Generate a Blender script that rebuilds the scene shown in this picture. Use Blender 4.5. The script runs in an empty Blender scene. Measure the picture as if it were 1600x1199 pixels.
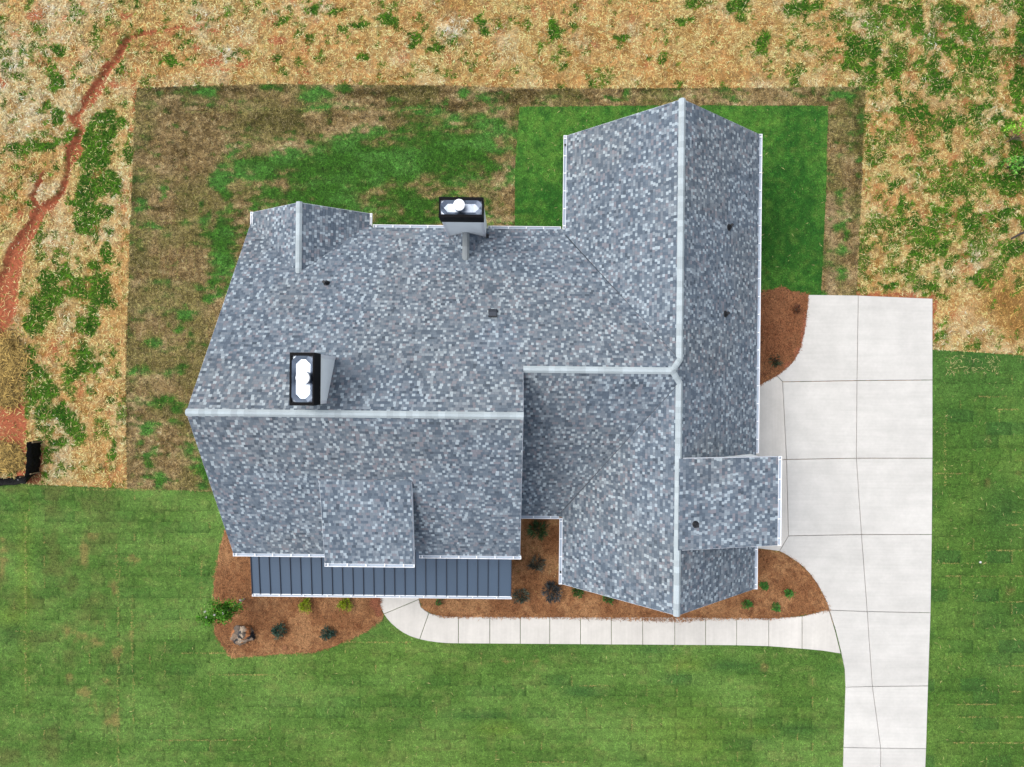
import bpy, bmesh, math, random
import numpy as np
from mathutils import Vector, Matrix
from mathutils.geometry import delaunay_2d_cdt

random.seed(7); RNG = np.random.default_rng(7)
C = bpy.context.scene.collection
scn = bpy.context.scene

# ---------------------------------------------------------------- camera, world, sun
H = 29.7            # height of the drone above the ground (m)
F = 1100.0          # focal length in photo pixels (photo 1600 wide)
ROLL = 0.0108
cam_d = bpy.data.cameras.new('camera'); cam = bpy.data.objects.new('camera', cam_d); C.objects.link(cam)
cam.location = (0, 0, H); cam.rotation_euler = (0, 0, ROLL)
cam_d.sensor_width = 36.0; cam_d.lens = 36.0 * F / 1600.0; cam_d.clip_end = 2000; cam_d.clip_start = 0.5
scn.camera = cam

SUN_EL, SUN_AZ = 60.0, 160.0      # azimuth measured in world, direction the light comes from
w = bpy.data.worlds.new('World'); scn.world = w; w.use_nodes = True
nt = w.node_tree; nt.nodes.clear()
sky = nt.nodes.new('ShaderNodeTexSky'); sky.sky_type = 'NISHITA'; sky.sun_disc = False
sky.sun_elevation = math.radians(SUN_EL); sky.sun_rotation = math.radians(90 - SUN_AZ)
sky.air_density = 1.0; sky.dust_density = 3.0; sky.ozone_density = 1.0
bg = nt.nodes.new('ShaderNodeBackground'); bg.inputs[1].default_value = 0.15
wo = nt.nodes.new('ShaderNodeOutputWorld')
hs = nt.nodes.new('ShaderNodeHueSaturation'); hs.inputs['Saturation'].default_value = .42     # overcast: the sky is nearly white
nt.links.new(sky.outputs[0], hs.inputs['Color']); nt.links.new(hs.outputs[0], bg.inputs[0]); nt.links.new(bg.outputs[0], wo.inputs[0])
sun_d = bpy.data.lights.new('sun', 'SUN'); sun_d.energy = 1.15; sun_d.angle = math.radians(46); sun_d.color = (1, .95, .87)
sun = bpy.data.objects.new('sun', sun_d); C.objects.link(sun)
az, el = math.radians(SUN_AZ), math.radians(SUN_EL)
sdir = Vector((math.cos(az) * math.cos(el), math.sin(az) * math.cos(el), math.sin(el)))
sun.rotation_euler = sdir.to_track_quat('Z', 'Y').to_euler()
scn.view_settings.view_transform = 'Standard'; scn.view_settings.look = 'None'
scn.view_settings.gamma = 1; scn.view_settings.exposure = 0.93; scn.view_settings.use_curve_mapping = False
scn.render.engine = 'CYCLES'

# ---------------------------------------------------------------- helpers
CR, SR = math.cos(ROLL), math.sin(ROLL)
def uv(px, py):
    dx, dy = px - 800.0, py - 599.5
    return dx * CR + dy * SR, -dx * SR + dy * CR
def G(px, py, z=0.0):                 # photo pixel -> world x, y at height z
    u, v = uv(px, py); k = (H - z) / F
    return u * k, -v * k
def to_px(x, y):                      # world ground x, y (numpy ok) -> photo pixel
    u = x * F / H; v = -y * F / H
    return 800 + u * CR - v * SR, 599.5 + u * SR + v * CR
def poly_world(pts, z=0.0): return [G(x, y, z) for x, y in pts]
def hit(px, py, zf):                  # where the sight line through a pixel meets a roof plane zf(x, ys)
    z = 5.0
    for _ in range(60):
        x, y = G(px, py, z); z = zf(x, -y)
    return Vector((x, y, z))
GAIN = 1.75
def lin(c):
    c = np.asarray(c, float) / 255.0
    return np.where(c <= .04045, c / 12.92, ((c + .055) / 1.055) ** 2.4)
def alb(r, g, b, k=1.0):              # base colour from a surface's look, freed of exposure
    v = lin((r, g, b)) / GAIN * k
    return (float(v[0]), float(v[1]), float(v[2]), 1)

def new_mesh(name, V, Fc, mat=None, col=None, parent=None, smooth=False, link=True):
    me = bpy.data.meshes.new(name)
    me.from_pydata([tuple(v) for v in V], [], [tuple(f) for f in Fc])
    return finish(name, me, mat, parent, smooth, link)
def finish(name, me, mat, parent=None, smooth=False, link=True):
    if mat is not None: me.materials.append(mat)
    if smooth: me.polygons.foreach_set('use_smooth', [True] * len(me.polygons))
    me.update()
    o = bpy.data.objects.new(name, me)
    if link: C.objects.link(o)
    if parent is not None: o.parent = parent
    return o
def fast_mesh(name, V, loops, nper, mat, pcol=None, parent=None):
    """V (n,3) array, loops flat index array, nper verts per face (3 or 4)"""
    me = bpy.data.meshes.new(name)
    nf = len(loops) // nper
    me.vertices.add(len(V)); me.vertices.foreach_set('co', np.ascontiguousarray(V, dtype=np.float32).ravel())
    me.loops.add(len(loops)); me.loops.foreach_set('vertex_index', np.ascontiguousarray(loops, dtype=np.int32))
    me.polygons.add(nf); me.polygons.foreach_set('loop_start', np.arange(0, nf * nper, nper, dtype=np.int32))
    me.update(calc_edges=True)
    if pcol is not None:
        a = me.color_attributes.new('tint', 'FLOAT_COLOR', 'POINT')
        c = np.ones((len(V), 4), np.float32); c[:, :3] = pcol
        a.data.foreach_set('color', c.ravel())
    return finish(name, me, mat, parent)
def tag(o, label=None, cat=None, group=None, kind=None):
    if label: o['label'] = label
    if cat: o['category'] = cat
    if group: o['group'] = group
    if kind: o['kind'] = kind
    return o
def empty(name, loc=(0, 0, 0), parent=None):
    o = bpy.data.objects.new(name, None); C.objects.link(o); o.location = loc
    o.empty_display_size = .2
    if parent is not None: o.parent = parent
    return o
class MB:
    def __init__(s): s.V = []; s.F = []
    def add(s, V, Fc):
        n = len(s.V); s.V += [tuple(v) for v in V]; s.F += [tuple(i + n for i in f) for f in Fc]; return s
    def box(s, a, b):
        x0, y0, z0 = a; x1, y1, z1 = b
        return s.add([(x0,y0,z0),(x1,y0,z0),(x1,y1,z0),(x0,y1,z0),(x0,y0,z1),(x1,y0,z1),(x1,y1,z1),(x0,y1,z1)],
              [(0,3,2,1),(4,5,6,7),(0,1,5,4),(1,2,6,5),(2,3,7,6),(3,0,4,7)])
    def prism(s, poly, z0, z1):       # poly CCW
        n = len(poly)
        V = [(x, y, z0) for x, y in poly] + [(x, y, z1) for x, y in poly]
        return s.add(V, [tuple(range(n - 1, -1, -1)), tuple(range(n, 2 * n))] + [(i, (i + 1) % n, n + (i + 1) % n, n + i) for i in range(n)])
    def cyl(s, p0, p1, r0, r1, n=12, cap=True):
        p0, p1 = Vector(p0), Vector(p1); d = (p1 - p0).normalized()
        q = d.to_track_quat('Z', 'Y').to_matrix(); V = []
        for p, r in ((p0, r0), (p1, r1)):
            for i in range(n):
                a = 2 * math.pi * i / n; V.append(p + q @ Vector((r * math.cos(a), r * math.sin(a), 0)))
        Fc = [(i, (i + 1) % n, n + (i + 1) % n, n + i) for i in range(n)]
        if cap: Fc += [tuple(range(n - 1, -1, -1)), tuple(range(n, 2 * n))]
        return s.add(V, Fc)
    def build(s, name, mat, parent=None, smooth=False): return new_mesh(name, s.V, s.F, mat, parent=parent, smooth=smooth)
def ccw(poly):
    a = sum(poly[i][0] * poly[(i + 1) % len(poly)][1] - poly[(i + 1) % len(poly)][0] * poly[i][1] for i in range(len(poly)))
    return list(poly) if a > 0 else list(poly)[::-1]
def clip(poly, clipper):              # convex clip in plan, both lists of (x, y)
    out = list(poly); cl = ccw(clipper)
    for i in range(len(cl)):
        ax, ay = cl[i]; bx, by = cl[(i + 1) % len(cl)]
        inp, out = out, []
        if not inp: return []
        def sd(p): return (bx - ax) * (p[1] - ay) - (by - ay) * (p[0] - ax)
        for j in range(len(inp)):
            p, q = inp[j], inp[(j + 1) % len(inp)]; dp, dq = sd(p), sd(q)
            if dp >= 0: out.append(p)
            if (dp > 0 and dq < 0) or (dp < 0 and dq > 0):
                t = dp / (dp - dq); out.append((p[0] + t * (q[0] - p[0]), p[1] + t * (q[1] - p[1])))
    return out
def inside(poly, x, y):               # numpy point in polygon
    x = np.asarray(x); y = np.asarray(y); r = np.zeros(x.shape, bool); n = len(poly); j = n - 1
    for i in range(n):
        xi, yi = poly[i]; xj, yj = poly[j]
        if yi != yj:
            r ^= ((yi > y) != (yj > y)) & (x < (xj - xi) * (y - yi) / (yj - yi) + xi)
        j = i
    return r

# ---- noise in numpy (plan coordinates in photo px) for plant cover
_lat = {}
def vnoise(x, y, s, seed, sy=None):
    sy = sy or s
    if seed not in _lat: _lat[seed] = np.random.default_rng(seed).random((256, 256))
    L = _lat[seed]; fx = np.asarray(x, float) / s + 1000.3; fy = np.asarray(y, float) / sy + 1000.7
    ix = np.floor(fx).astype(int); iy = np.floor(fy).astype(int); tx = fx - ix; ty = fy - iy
    tx = tx * tx * (3 - 2 * tx); ty = ty * ty * (3 - 2 * ty)
    g = lambda a, b: L[a % 256, b % 256]
    return (g(ix, iy) * (1 - tx) + g(ix + 1, iy) * tx) * (1 - ty) + (g(ix, iy + 1) * (1 - tx) + g(ix + 1, iy + 1) * tx) * ty
def fbm(x, y, s, seed, n=4, sy=None):
    r = 0; a = 1; t = 0; sy = sy or s
    for i in range(n):
        r = r + a * vnoise(x, y, s / 2 ** i, seed + i * 17, sy / 2 ** i); t += a; a *= .55
    return r / t
def ss(a, b, x): t = np.clip((x - a) / (b - a), 0, 1); return t * t * (3 - 2 * t)
def blobs(x, y, L):
    r = np.zeros(np.shape(x))
    for b in L:
        bx, by, rx = b[0], b[1], b[2]; ry = b[3] if len(b) > 3 else rx; k = b[4] if len(b) > 4 else 1
        r = np.maximum(r, k * np.exp(-(((x - bx) / rx) ** 2 + ((y - by) / ry) ** 2) * .7))
    return r
def seg_dist(x, y, pts):
    best = np.full(np.shape(x), 1e9)
    for (x0, y0, w0), (x1, y1, w1) in zip(pts[:-1], pts[1:]):
        dx, dy = x1 - x0, y1 - y0; t = np.clip(((x - x0) * dx + (y - y0) * dy) / (dx * dx + dy * dy), 0, 1)
        d = np.hypot(x - x0 - t * dx, y - y0 - t * dy) / (w0 + t * (w1 - w0)); best = np.minimum(best, d)
    return best
def mixc(a, b, t): t = np.asarray(t)[..., None]; return np.asarray(a, float) * (1 - t) + np.asarray(b, float) * t

# ---------------------------------------------------------------- materials
def mat(name, base=(.5, .5, .5, 1), rough=.8, metal=0.0, spec=.5, tint=False, noise=None, bump=None, stretch=None, objvar=0.0, gloss=None):
    m = bpy.data.materials.new(name); m.use_nodes = True; n = m.node_tree; b = n.nodes['Principled BSDF']
    b.inputs['Roughness'].default_value = rough; b.inputs['Metallic'].default_value = metal
    b.inputs['Specular IOR Level'].default_value = spec; b.inputs['Base Color'].default_value = base
    geo = n.nodes.new('ShaderNodeNewGeometry'); col = None
    if tint:
        a = n.nodes.new('ShaderNodeAttribute'); a.attribute_name = 'tint'; col = a.outputs['Color']
    def pos(st):
        mp = n.nodes.new('ShaderNodeMapping'); mp.inputs['Scale'].default_value = st or (1, 1, 1)
        n.links.new(geo.outputs['Position'], mp.inputs['Vector']); return mp.outputs[0]
    for (sc, amt, det) in (noise or []):
        nz = n.nodes.new('ShaderNodeTexNoise'); nz.inputs['Scale'].default_value = sc; nz.inputs['Detail'].default_value = det
        n.links.new(pos(stretch), nz.inputs['Vector'])
        mr = n.nodes.new('ShaderNodeMapRange'); mr.inputs['From Min'].default_value = .25; mr.inputs['From Max'].default_value = .75
        mr.inputs['To Min'].default_value = 1 - amt; mr.inputs['To Max'].default_value = 1 + amt
        n.links.new(nz.outputs['Fac'], mr.inputs['Value'])
        mx = n.nodes.new('ShaderNodeVectorMath'); mx.operation = 'SCALE'
        if col is None: mx.inputs[0].default_value = base[:3]
        else: n.links.new(col, mx.inputs[0])
        n.links.new(mr.outputs[0], mx.inputs['Scale']); col = mx.outputs[0]
    if objvar:
        oi = n.nodes.new('ShaderNodeObjectInfo'); mr = n.nodes.new('ShaderNodeMapRange')
        mr.inputs['To Min'].default_value = 1 - objvar; mr.inputs['To Max'].default_value = 1 + objvar
        n.links.new(oi.outputs['Random'], mr.inputs['Value'])
        mx = n.nodes.new('ShaderNodeVectorMath'); mx.operation = 'SCALE'
        if col is None: mx.inputs[0].default_value = base[:3]
        else: n.links.new(col, mx.inputs[0])
        n.links.new(mr.outputs[0], mx.inputs['Scale']); col = mx.outputs[0]
    if col is not None: n.links.new(col, b.inputs['Base Color'])
    if bump:
        nz = n.nodes.new('ShaderNodeTexNoise'); nz.inputs['Scale'].default_value = bump[0]; nz.inputs['Detail'].default_value = 4
        n.links.new(pos(stretch), nz.inputs['Vector'])
        bp = n.nodes.new('ShaderNodeBump'); bp.inputs['Strength'].default_value = bump[1]; bp.inputs['Distance'].default_value = bump[2]
        n.links.new(nz.outputs['Fac'], bp.inputs['Height']); n.links.new(bp.outputs[0], b.inputs['Normal'])
    return m
M_shingle = mat('asphalt_shingle', rough=.92, spec=.25, tint=True, noise=[(60, .08, 2), (.9, .06, 3)])
M_underlay = mat('roof_underlay', alb(92, 100, 110), .95)
M_cap = mat('ridge_cap_shingle', alb(196, 209, 215), .9, noise=[(25, .05, 2)], objvar=.13, spec=.3)
M_white = mat('white_painted_metal', (.70, .72, .75, 1), .35, noise=[(3, .03, 2)])
M_fascia = mat('white_fascia_board', (.6, .64, .7, 1), .6)
M_siding = mat('white_siding', (.78, .82, .83, 1), .6, noise=[(2, .03, 2)])
M_channel = mat('gutter_inside_metal', (.30, .36, .44, 1), .45)
M_dark = mat('black_painted_metal', (.003, .003, .004, 1), .6, spec=.08)
M_rubber = mat('black_vent_plastic', (.012, .013, .016, 1), .55, spec=.3)
M_chrome = mat('galvanised_sheet', (.27, .31, .37, 1), .36, metal=1.0, noise=[(2, .12, 3)], bump=(2.0, .4, .06))
M_flue = mat('flue_sheet', (.22, .26, .31, 1), .4, metal=.6)
M_standing = mat('blue_grey_standing_seam_metal', alb(78, 99, 122), .5, metal=.15, spec=.5, noise=[(.6, .05, 2)], objvar=.035)
M_seam = mat('blue_grey_seam_rib', alb(40, 52, 70), .45, metal=.2)
M_glass = mat('window_glass', (.03, .04, .05, 1), .08, spec=.8)
M_door = mat('stained_wood_door', alb(110, 72, 45), .5, noise=[(8, .15, 4)])
M_ground = mat('rough_ground', rough=.95, spec=.1, tint=True, noise=[(5, .18, 5), (14, .35, 4)], bump=(22, .6, .04))
M_lawn = mat('lawn_turf', rough=.95, spec=.1, tint=True, noise=[(4, .12, 5), (14, .28, 4)], bump=(40, .5, .02))
M_mulch = mat('pine_straw_mulch', rough=.95, spec=.1, tint=True, noise=[(6, .16, 4), (16, .35, 3)], bump=(30, .7, .03))
M_strand = mat('plant_strand', rough=.85, spec=.15, tint=True)
M_leaf = mat('leaf', rough=.6, spec=.3, tint=True)
M_bark = mat('bark', alb(120, 105, 90), .9, noise=[(12, .2, 3)])
M_rock = mat('boulder_rock', rough=.9, spec=.2, tint=True, noise=[(9, .25, 5), (40, .2, 3)], bump=(14, .8, .05))
M_fabric = mat('black_silt_fabric', (.002, .002, .0025, 1), .6, spec=.12, bump=(3.5, .7, .1), stretch=(4, .8, 1))
M_stake = mat('wood_stake', alb(150, 130, 100), .8)
M_paper = mat('white_scrap', alb(240, 240, 238), .7)
# concrete with broom streaks and faint stains
def concrete(name, base, dirn):
    m = mat(name, base, .85, spec=.25, noise=[(.45, .07, 5), (1.6, .06, 5), (9, .035, 3)], objvar=.035)
    n = m.node_tree; b = n.nodes['Principled BSDF']; src = b.inputs['Base Color'].links[0].from_socket
    geo = [x for x in n.nodes if x.type == 'NEW_GEOMETRY'][0]
    for sc, amt in (((.22, 2.6, 1) if dirn == 'x' else (2.6, .22, 1), .05), ((.5, 14, 1) if dirn == 'x' else (14, .5, 1), .035)):
        mp = n.nodes.new('ShaderNodeMapping'); mp.inputs['Scale'].default_value = sc
        n.links.new(geo.outputs['Position'], mp.inputs['Vector'])
        nz = n.nodes.new('ShaderNodeTexNoise'); nz.inputs['Scale'].default_value = 1; nz.inputs['Detail'].default_value = 3
        n.links.new(mp.outputs[0], nz.inputs['Vector'])
        mr = n.nodes.new('ShaderNodeMapRange'); mr.inputs['From Min'].default_value = .3; mr.inputs['From Max'].default_value = .7
        mr.inputs['To Min'].default_value = 1 - amt; mr.inputs['To Max'].default_value = 1 + amt * .6
        n.links.new(nz.outputs['Fac'], mr.inputs['Value'])
        mx = n.nodes.new('ShaderNodeVectorMath'); mx.operation = 'SCALE'; n.links.new(src, mx.inputs[0]); n.links.new(mr.outputs[0], mx.inputs['Scale'])
        src = mx.outputs[0]
    n.links.new(src, b.inputs['Base Color']); return m
M_drive = concrete('driveway_concrete', alb(228, 226, 221), 'x')
M_walk = concrete('walkway_concrete', alb(232, 228, 221), 'y')

# ---------------------------------------------------------------- plan polygons of the yard (photo pixels at ground level)
FRONT = [(-300,748),(0,755),(140,761),(200,764),(330,768),(440,775),(440,900),(640,930),(1250,935),(1330,1000),(1330,1420),(-300,1420)]
SIDE = [(1440,546),(1458,547),(1500,549),(1600,556),(1900,575),(1900,1420),(1430,1420)]
BACK = [(213,138),(300,135),(420,132),(700,134),(830,139),(1100,138),(1352,136),(1346,300),(1338,464),(1200,472),(1150,620),(440,782),(330,769),(199,765),(196,600),(202,400),(208,250)]
FRESH = [(812,168),(1000,166),(1293,166),(1290,300),(1282,462),(1200,460),(1187,458),(1000,500),(804,420),(805,260)]
BED_A = [(352,828),(344,856),(341,880),(336,900),(335,950),(336,988),(346,1006),(362,1027),(400,1024),(440,1021),(490,1019),(520,1010),(552,996),(578,983),(599,966),(596,950),(600,900),(560,800),(430,790),(400,800)]
BED_B = [(655,934),(660,949),(672,957),(692,965),(740,964),(800,966),(860,965),(950,967),(1020,970),(1060,971),(1100,968),(1160,967),(1205,967),(1245,962),(1285,955),(1296,953),(1284,926),(1268,900),(1246,878),(1226,866),(1205,860),(1183,858),(1100,850),(900,790),(820,790),(780,800),(780,880),(660,880)]
BED_C = [(1150,456),(1187,457),(1205,454),(1222,449),(1236,456),(1262,460),(1260,485),(1256,515),(1250,543),(1240,563),(1226,577),(1213,587),(1187,602),(1150,612)]
GULLY = [(200,58,4),(186,85,6),(168,108,7),(152,138,9),(138,158,9),(124,172,5),(116,184,6),(126,202,5),(120,222,5),(116,236,12),(107,255,5),(104,272,4),(96,300,5),(86,314,6),(64,330,9),(52,350,9),(38,375,11),(26,392,12),(18,420,15),(10,448,18),(4,485,18),(-4,520,14),(-20,560,14)]
GULLY2 = [(196,62,2),(215,54,2.6),(245,51,2)]
GULLY3 = [(70,268,1.6),(58,290,2.4),(50,306,4),(62,328,5)]
GULLY4 = [(-10,520,9),(18,530,7),(26,545,5)]
CLAYPOND = [(17,590),(28,606),(38,630),(44,660),(43,690),(40,742),(-60,752),(-60,640),(-10,640)]
CLAYPOLY2 = [(-60,742),(45,740),(60,735),(63,690),(68,700),(66,745),(60,755),(-60,757)]
GREEN_ROUGH = [(87,132,12,18),(90,180,13,14),(58,228,30,9),(25,232,12,8),(165,195,22,20,1.3),(152,215,24,20,1.4),(142,240,30,26,1.4),(155,285,28,22,1.3),(190,192,10,12),(200,240,9,15),(95,80,9,14),(38,235,8,16),
  (270,95,10,9),(190,105,8,11),(135,330,20,36,1.3),(165,332,14,11),(145,350,14,22),(170,362,9,7),(165,395,10,17,1.2),(145,412,12,10),(150,450,19,20,1.3),(75,440,14,16,1.2),(85,462,19,17,1.3),(100,425,12,12),(110,452,14,14),(60,480,14,14),
  (55,505,20,18,1.1),(75,492,12,12),(130,446,14,12),(45,560,8,15),(50,582,18,14,1.2),(135,562,17,22,1.2),(145,485,9,14),(140,512,14,18),(55,610,16,18),(80,612,14,14),(115,582,18,14),(110,660,18,18,1.2),(125,682,12,12),(90,692,12,9),(75,615,14,22),(175,556,5,5),
  (180,702,5,16),(172,715,6,7),(72,741,7,7),(75,708,7,14),(60,640,10,20,.8),(95,640,16,20,.8),
  (535,48,9,6),(570,40,15,7),(552,40,8,5),(605,28,10,9),(525,20,14,8,.8),(488,18,14,8,.7),(435,35,12,8,.7),(565,92,10,6),(650,62,14,12,.8),(445,115,10,8,.8),(430,90,10,8,.8),(680,78,14,8,.8),(760,50,8,8),(750,35,8,7),(868,53,7,6,1.2),(862,38,8,12,.9),
  (975,60,12,6),(965,72,8,5,.8),(1065,35,9,7,1.2),(1080,30,6,4),(1030,97,7,6),(1080,5,14,9),(1150,10,18,10),(1190,60,14,12,.9),(1160,28,12,9,.8),
  (1235,15,20,11),(1265,12,12,8),(1332,66,14,10,1.2),(1355,82,20,11,1.4),(1330,100,10,14),(1396,15,18,9,1.2),(1420,25,20,14),(1435,45,14,12),(1360,110,9,13,1.1),(1310,78,9,8),(1323,95,7,11),(1402,105,18,12,1.1),(1440,95,10,9),(1400,122,10,10),(1488,22,12,13,1.1),(1512,52,18,18,1),
  (1480,75,13,13),(1502,82,12,12),(1460,120,16,16,1.1),(1480,132,10,11),(1476,145,10,8),(1530,92,11,11,1),(1405,156,8,9,.9),(1402,172,8,9,.9),(1440,168,18,14,.7),(1412,185,12,9,.8),(1590,120,9,60,1.2),(1596,45,8,45,1.1),
  (1400,288,9,8,.8),(1408,320,8,12,1),(1420,345,22,8,1),(1436,357,16,7,1.1),(1462,330,14,9,1),(1498,337,15,10,1.2),(1512,325,9,9),(1530,258,9,8,1),(1548,285,12,11,1.1),(1575,290,20,20,1.2),(1590,250,14,40,1.2),(1490,295,16,8,.9),(1455,375,12,12,1),(1470,392,12,10,1),(1430,395,8,8,1),
  (1482,412,14,9,.9),(1500,400,10,7,.9),(1528,428,7,8,1),(1530,440,12,10,.9),(1395,448,16,5,.9),(1440,452,20,7,.8),(1565,338,24,8,1.2),(1530,340,14,10,1),(1568,355,8,10,1),(1578,390,18,14,1.2),(1520,352,9,5,.9),(1560,262,8,8,.9),(1480,200,16,12,.7),(1540,170,22,12,.7),(1575,195,18,14,.8)]
CLAY_ROUGH = [(268,45,16,4,.9),(300,43,18,4,1),(335,50,14,4,.9),(365,60,14,5,.8),(55,25,10,12),(25,55,14,9,.8),(100,25,9,10,.8),(165,12,10,7,.7),(195,25,13,7,.9),(4,126,7,8),(180,58,12,15,.7),(180,132,12,7),(208,150,6,30,.9),(205,200,4,40,.7),(30,335,7,9),(40,325,4,4),(85,545,13,9,.9),(105,548,16,8,.7),(435,66,16,6),(605,60,9,4,.9),(395,68,10,5,.8),(310,75,10,10,.8),(330,98,22,9,.8),(380,102,22,7,.8),(350,110,12,5),(500,128,90,4,.7),(640,36,16,4,.6),
  (1350,465,14,6),(1385,462,50,4,1.3),(1430,466,30,4,1.2),(1459,480,5,16,1.3),(1459,520,4,25,.9),(1520,555,22,3,.8),(205,300,3,60,.6),(201,500,4,60,.6),(155,585,3,20,.7),(120,765,25,4,.8)]
DARKSTRAW = [(1570,470,26,28,1.2),(1590,500,22,24,1.2),(1545,440,8,30,.9),(1460,180,40,20,.7),(1440,215,20,14,.6),(20,565,22,22,.4),(720,10,30,10,.7),(210,70,25,15,.6),(1150,120,60,8,.4)]
PALE = [(60,60,70,60,.8),(30,150,45,70,.7),(340,40,40,25,.7),(340,80,30,12,.8),(700,45,30,14,.8),(80,300,30,15,.6),(90,380,25,20,.5),(98,520,8,20,.9),(92,715,16,26,.7),(185,600,14,40,.4),(1340,35,30,15,.7),(1500,520,50,22,.7),(1520,400,14,22,.8),(1555,545,40,10,.6),(1350,40,20,14,.6),(1460,45,16,60,.6)]

def rough_masks(px, py):
    wx = px + 13 * (fbm(px, py, 18, 201, 4) - .5); wy = py + 13 * (fbm(px, py, 18, 301, 4) - .5)
    g = blobs(wx, wy, GREEN_ROUGH)
    right = ss(1180, 1330, px) * (1 - ss(440, 470, py))
    gn = fbm(px, py, 26, 11, 4); gn2 = fbm(px, py, 9, 71, 3)
    green = ss(.32, .66, g * 1.0 + (gn2 - .5) * .9 + (gn - .5) * .35) + ss(.56, .68, gn * .5 + gn2 * .5 + .13 * right + .05 * ss(230, 60, px)) * .75
    gul = np.minimum(np.minimum(seg_dist(wx, wy, GULLY), seg_dist(wx, wy, GULLY2)), np.minimum(seg_dist(wx, wy, GULLY3), seg_dist(wx, wy, GULLY4)))
    clay = ss(1.3, 1.0, gul)
    clay = np.maximum(clay, inside(CLAYPOND, wx, wy) * 1.0); clay = np.maximum(clay, inside(CLAYPOLY2, px, py) * .9)
    cb = blobs(wx, wy, CLAY_ROUGH)
    clay = np.maximum(clay, ss(.45, .8, cb + (fbm(px, py, 10, 41, 3) - .5) * .8) * .85)
    clay = np.maximum(clay, ss(.64, .8, fbm(px, py, 22, 91, 4)) * .55)
    clay *= (1 - ss(.3, .6, blobs(wx, wy, [(14,572,18,26,1.2),(10,722,18,20,1.2),(16,620,10,12,1.1)])))
    green = np.clip(green, 0, 1) * (1 - clay * .9)
    pale = np.clip(blobs(wx, wy, PALE) * .8 + (fbm(px, py, 40, 51, 4) - .5) * 1.6, 0, 1)
    dark = np.clip(blobs(wx, wy, DARKSTRAW) + ss(.6, .75, fbm(px, py, 20, 61, 3)) * .4, 0, 1)
    return green, clay, pale, dark, gul
def rough_color(px, py, straw=False):
    green, clay, pale, dark, gul = rough_masks(px, py)
    n = fbm(px, py, 60, 77, 3); n2 = fbm(px, py, 12, 83, 3); warm = ss(.35, .6, n)
    if straw:
        c = mixc(mixc((246,220,154), (246,212,146), warm), (250,242,212), pale); c = mixc(c, (196,150,84), dark * .8)
        return c, green, clay
    c = mixc(mixc((202,166,104), (208,158,98), warm), (234,214,170), pale); c = mixc(c, (140,104,56), dark * .8)
    c = mixc(c, (150,108,54), ss(.45, .7, n2) * .75); c = mixc(c, (160,150,70), ss(.3, .45, green + 0) * (1 - ss(.5, .8, green)) * .6)
    c = mixc(c, (58,100,26), green * .85); c = mixc(c, (176,102,72), clay)
    return c
BROWN_FRONT = [(132,865,7,22,1.2),(205,872,14,8,.9),(180,920,6,12,1.1),(125,995,26,14,.8),(150,1005,22,12,.8),(185,1018,10,9,1.3),(205,995,10,9,.8),(168,1063,8,5,1),(130,1080,12,10,1.1),(160,1110,40,18,.6),(178,1125,16,10,1.1),(107,990,6,18,.8),(242,958,14,12,.7),(240,980,50,5,.6),(5,870,8,40,.8),(110,1060,10,12,.8),(145,950,30,40,.4),(1192,1043,9,8,1.1),(848,1040,3,10,.8),(800,1033,60,3,.6),(690,1050,20,5,.3),(140,840,25,10,.7),(170,860,40,6,.5),(195,820,30,8,.5),(70,1085,40,30,.35)]
DARK_FRONT = [(910,1080,25,8,1.2),(1062,1060,22,7,1.1),(750,1117,45,6,.9),(1135,1040,35,7,1),(875,1062,9,6,.7),(1245,1140,30,9,.9),(1170,1160,24,7,.6),(870,1010,40,10,.3),(1020,1015,26,9,.8),(25,985,25,18,.8),(640,970,60,25,.4)]
LITE_FRONT = [(20,965,28,14,1),(780,1140,30,9,1),(1075,1038,25,9,.9),(40,900,10,140,.8),(1080,1150,60,40,.7),(1190,1140,22,7,.8),(560,1020,160,40,.3),(1240,1100,40,30,.3),(600,1190,200,40,.3)]
def sod_tone(px, py, w=47.0, h=17.0, seed=3):
    r = np.floor(py / h).astype(int); cidx = np.floor((px + (r % 2) * w * .5) / w).astype(int)
    hsh = np.sin(cidx * 127.1 + r * 311.7 + seed * 17.3) * 43758.5453
    return hsh - np.floor(hsh)
def front_color(px, py):
    n = fbm(px, py, 90, 21, 4, 40); f = fbm(px, py, 14, 23, 3, 7); t = sod_tone(px, py)
    c = mixc((88,126,54), (112,150,72), ss(.3, .7, n)); c = mixc(c, (134,148,82), ss(.5, .8, f) * .55)
    c = mixc(c, (62,108,48), ss(.8, 1, t) * .25); c = mixc(c, (112,144,70), ss(.2, 0, t) * .2)
    c = mixc(c, (104,112,60), np.clip(ss(300, 60, px) * ss(.5, .75, fbm(px, py, 30, 29, 4)), 0, 1) * .7)
    c = mixc(c, (158,140,86), ss(.5, .85, blobs(px, py, BROWN_FRONT) + (fbm(px, py, 8, 33, 3) - .5) * .9) * .75)
    c = mixc(c, (50,92,46), np.clip(blobs(px, py, DARK_FRONT), 0, 1) * .55)
    c = mixc(c, (126,152,58), np.clip(blobs(px, py, LITE_FRONT), 0, 1) * .5)
    return c
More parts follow.
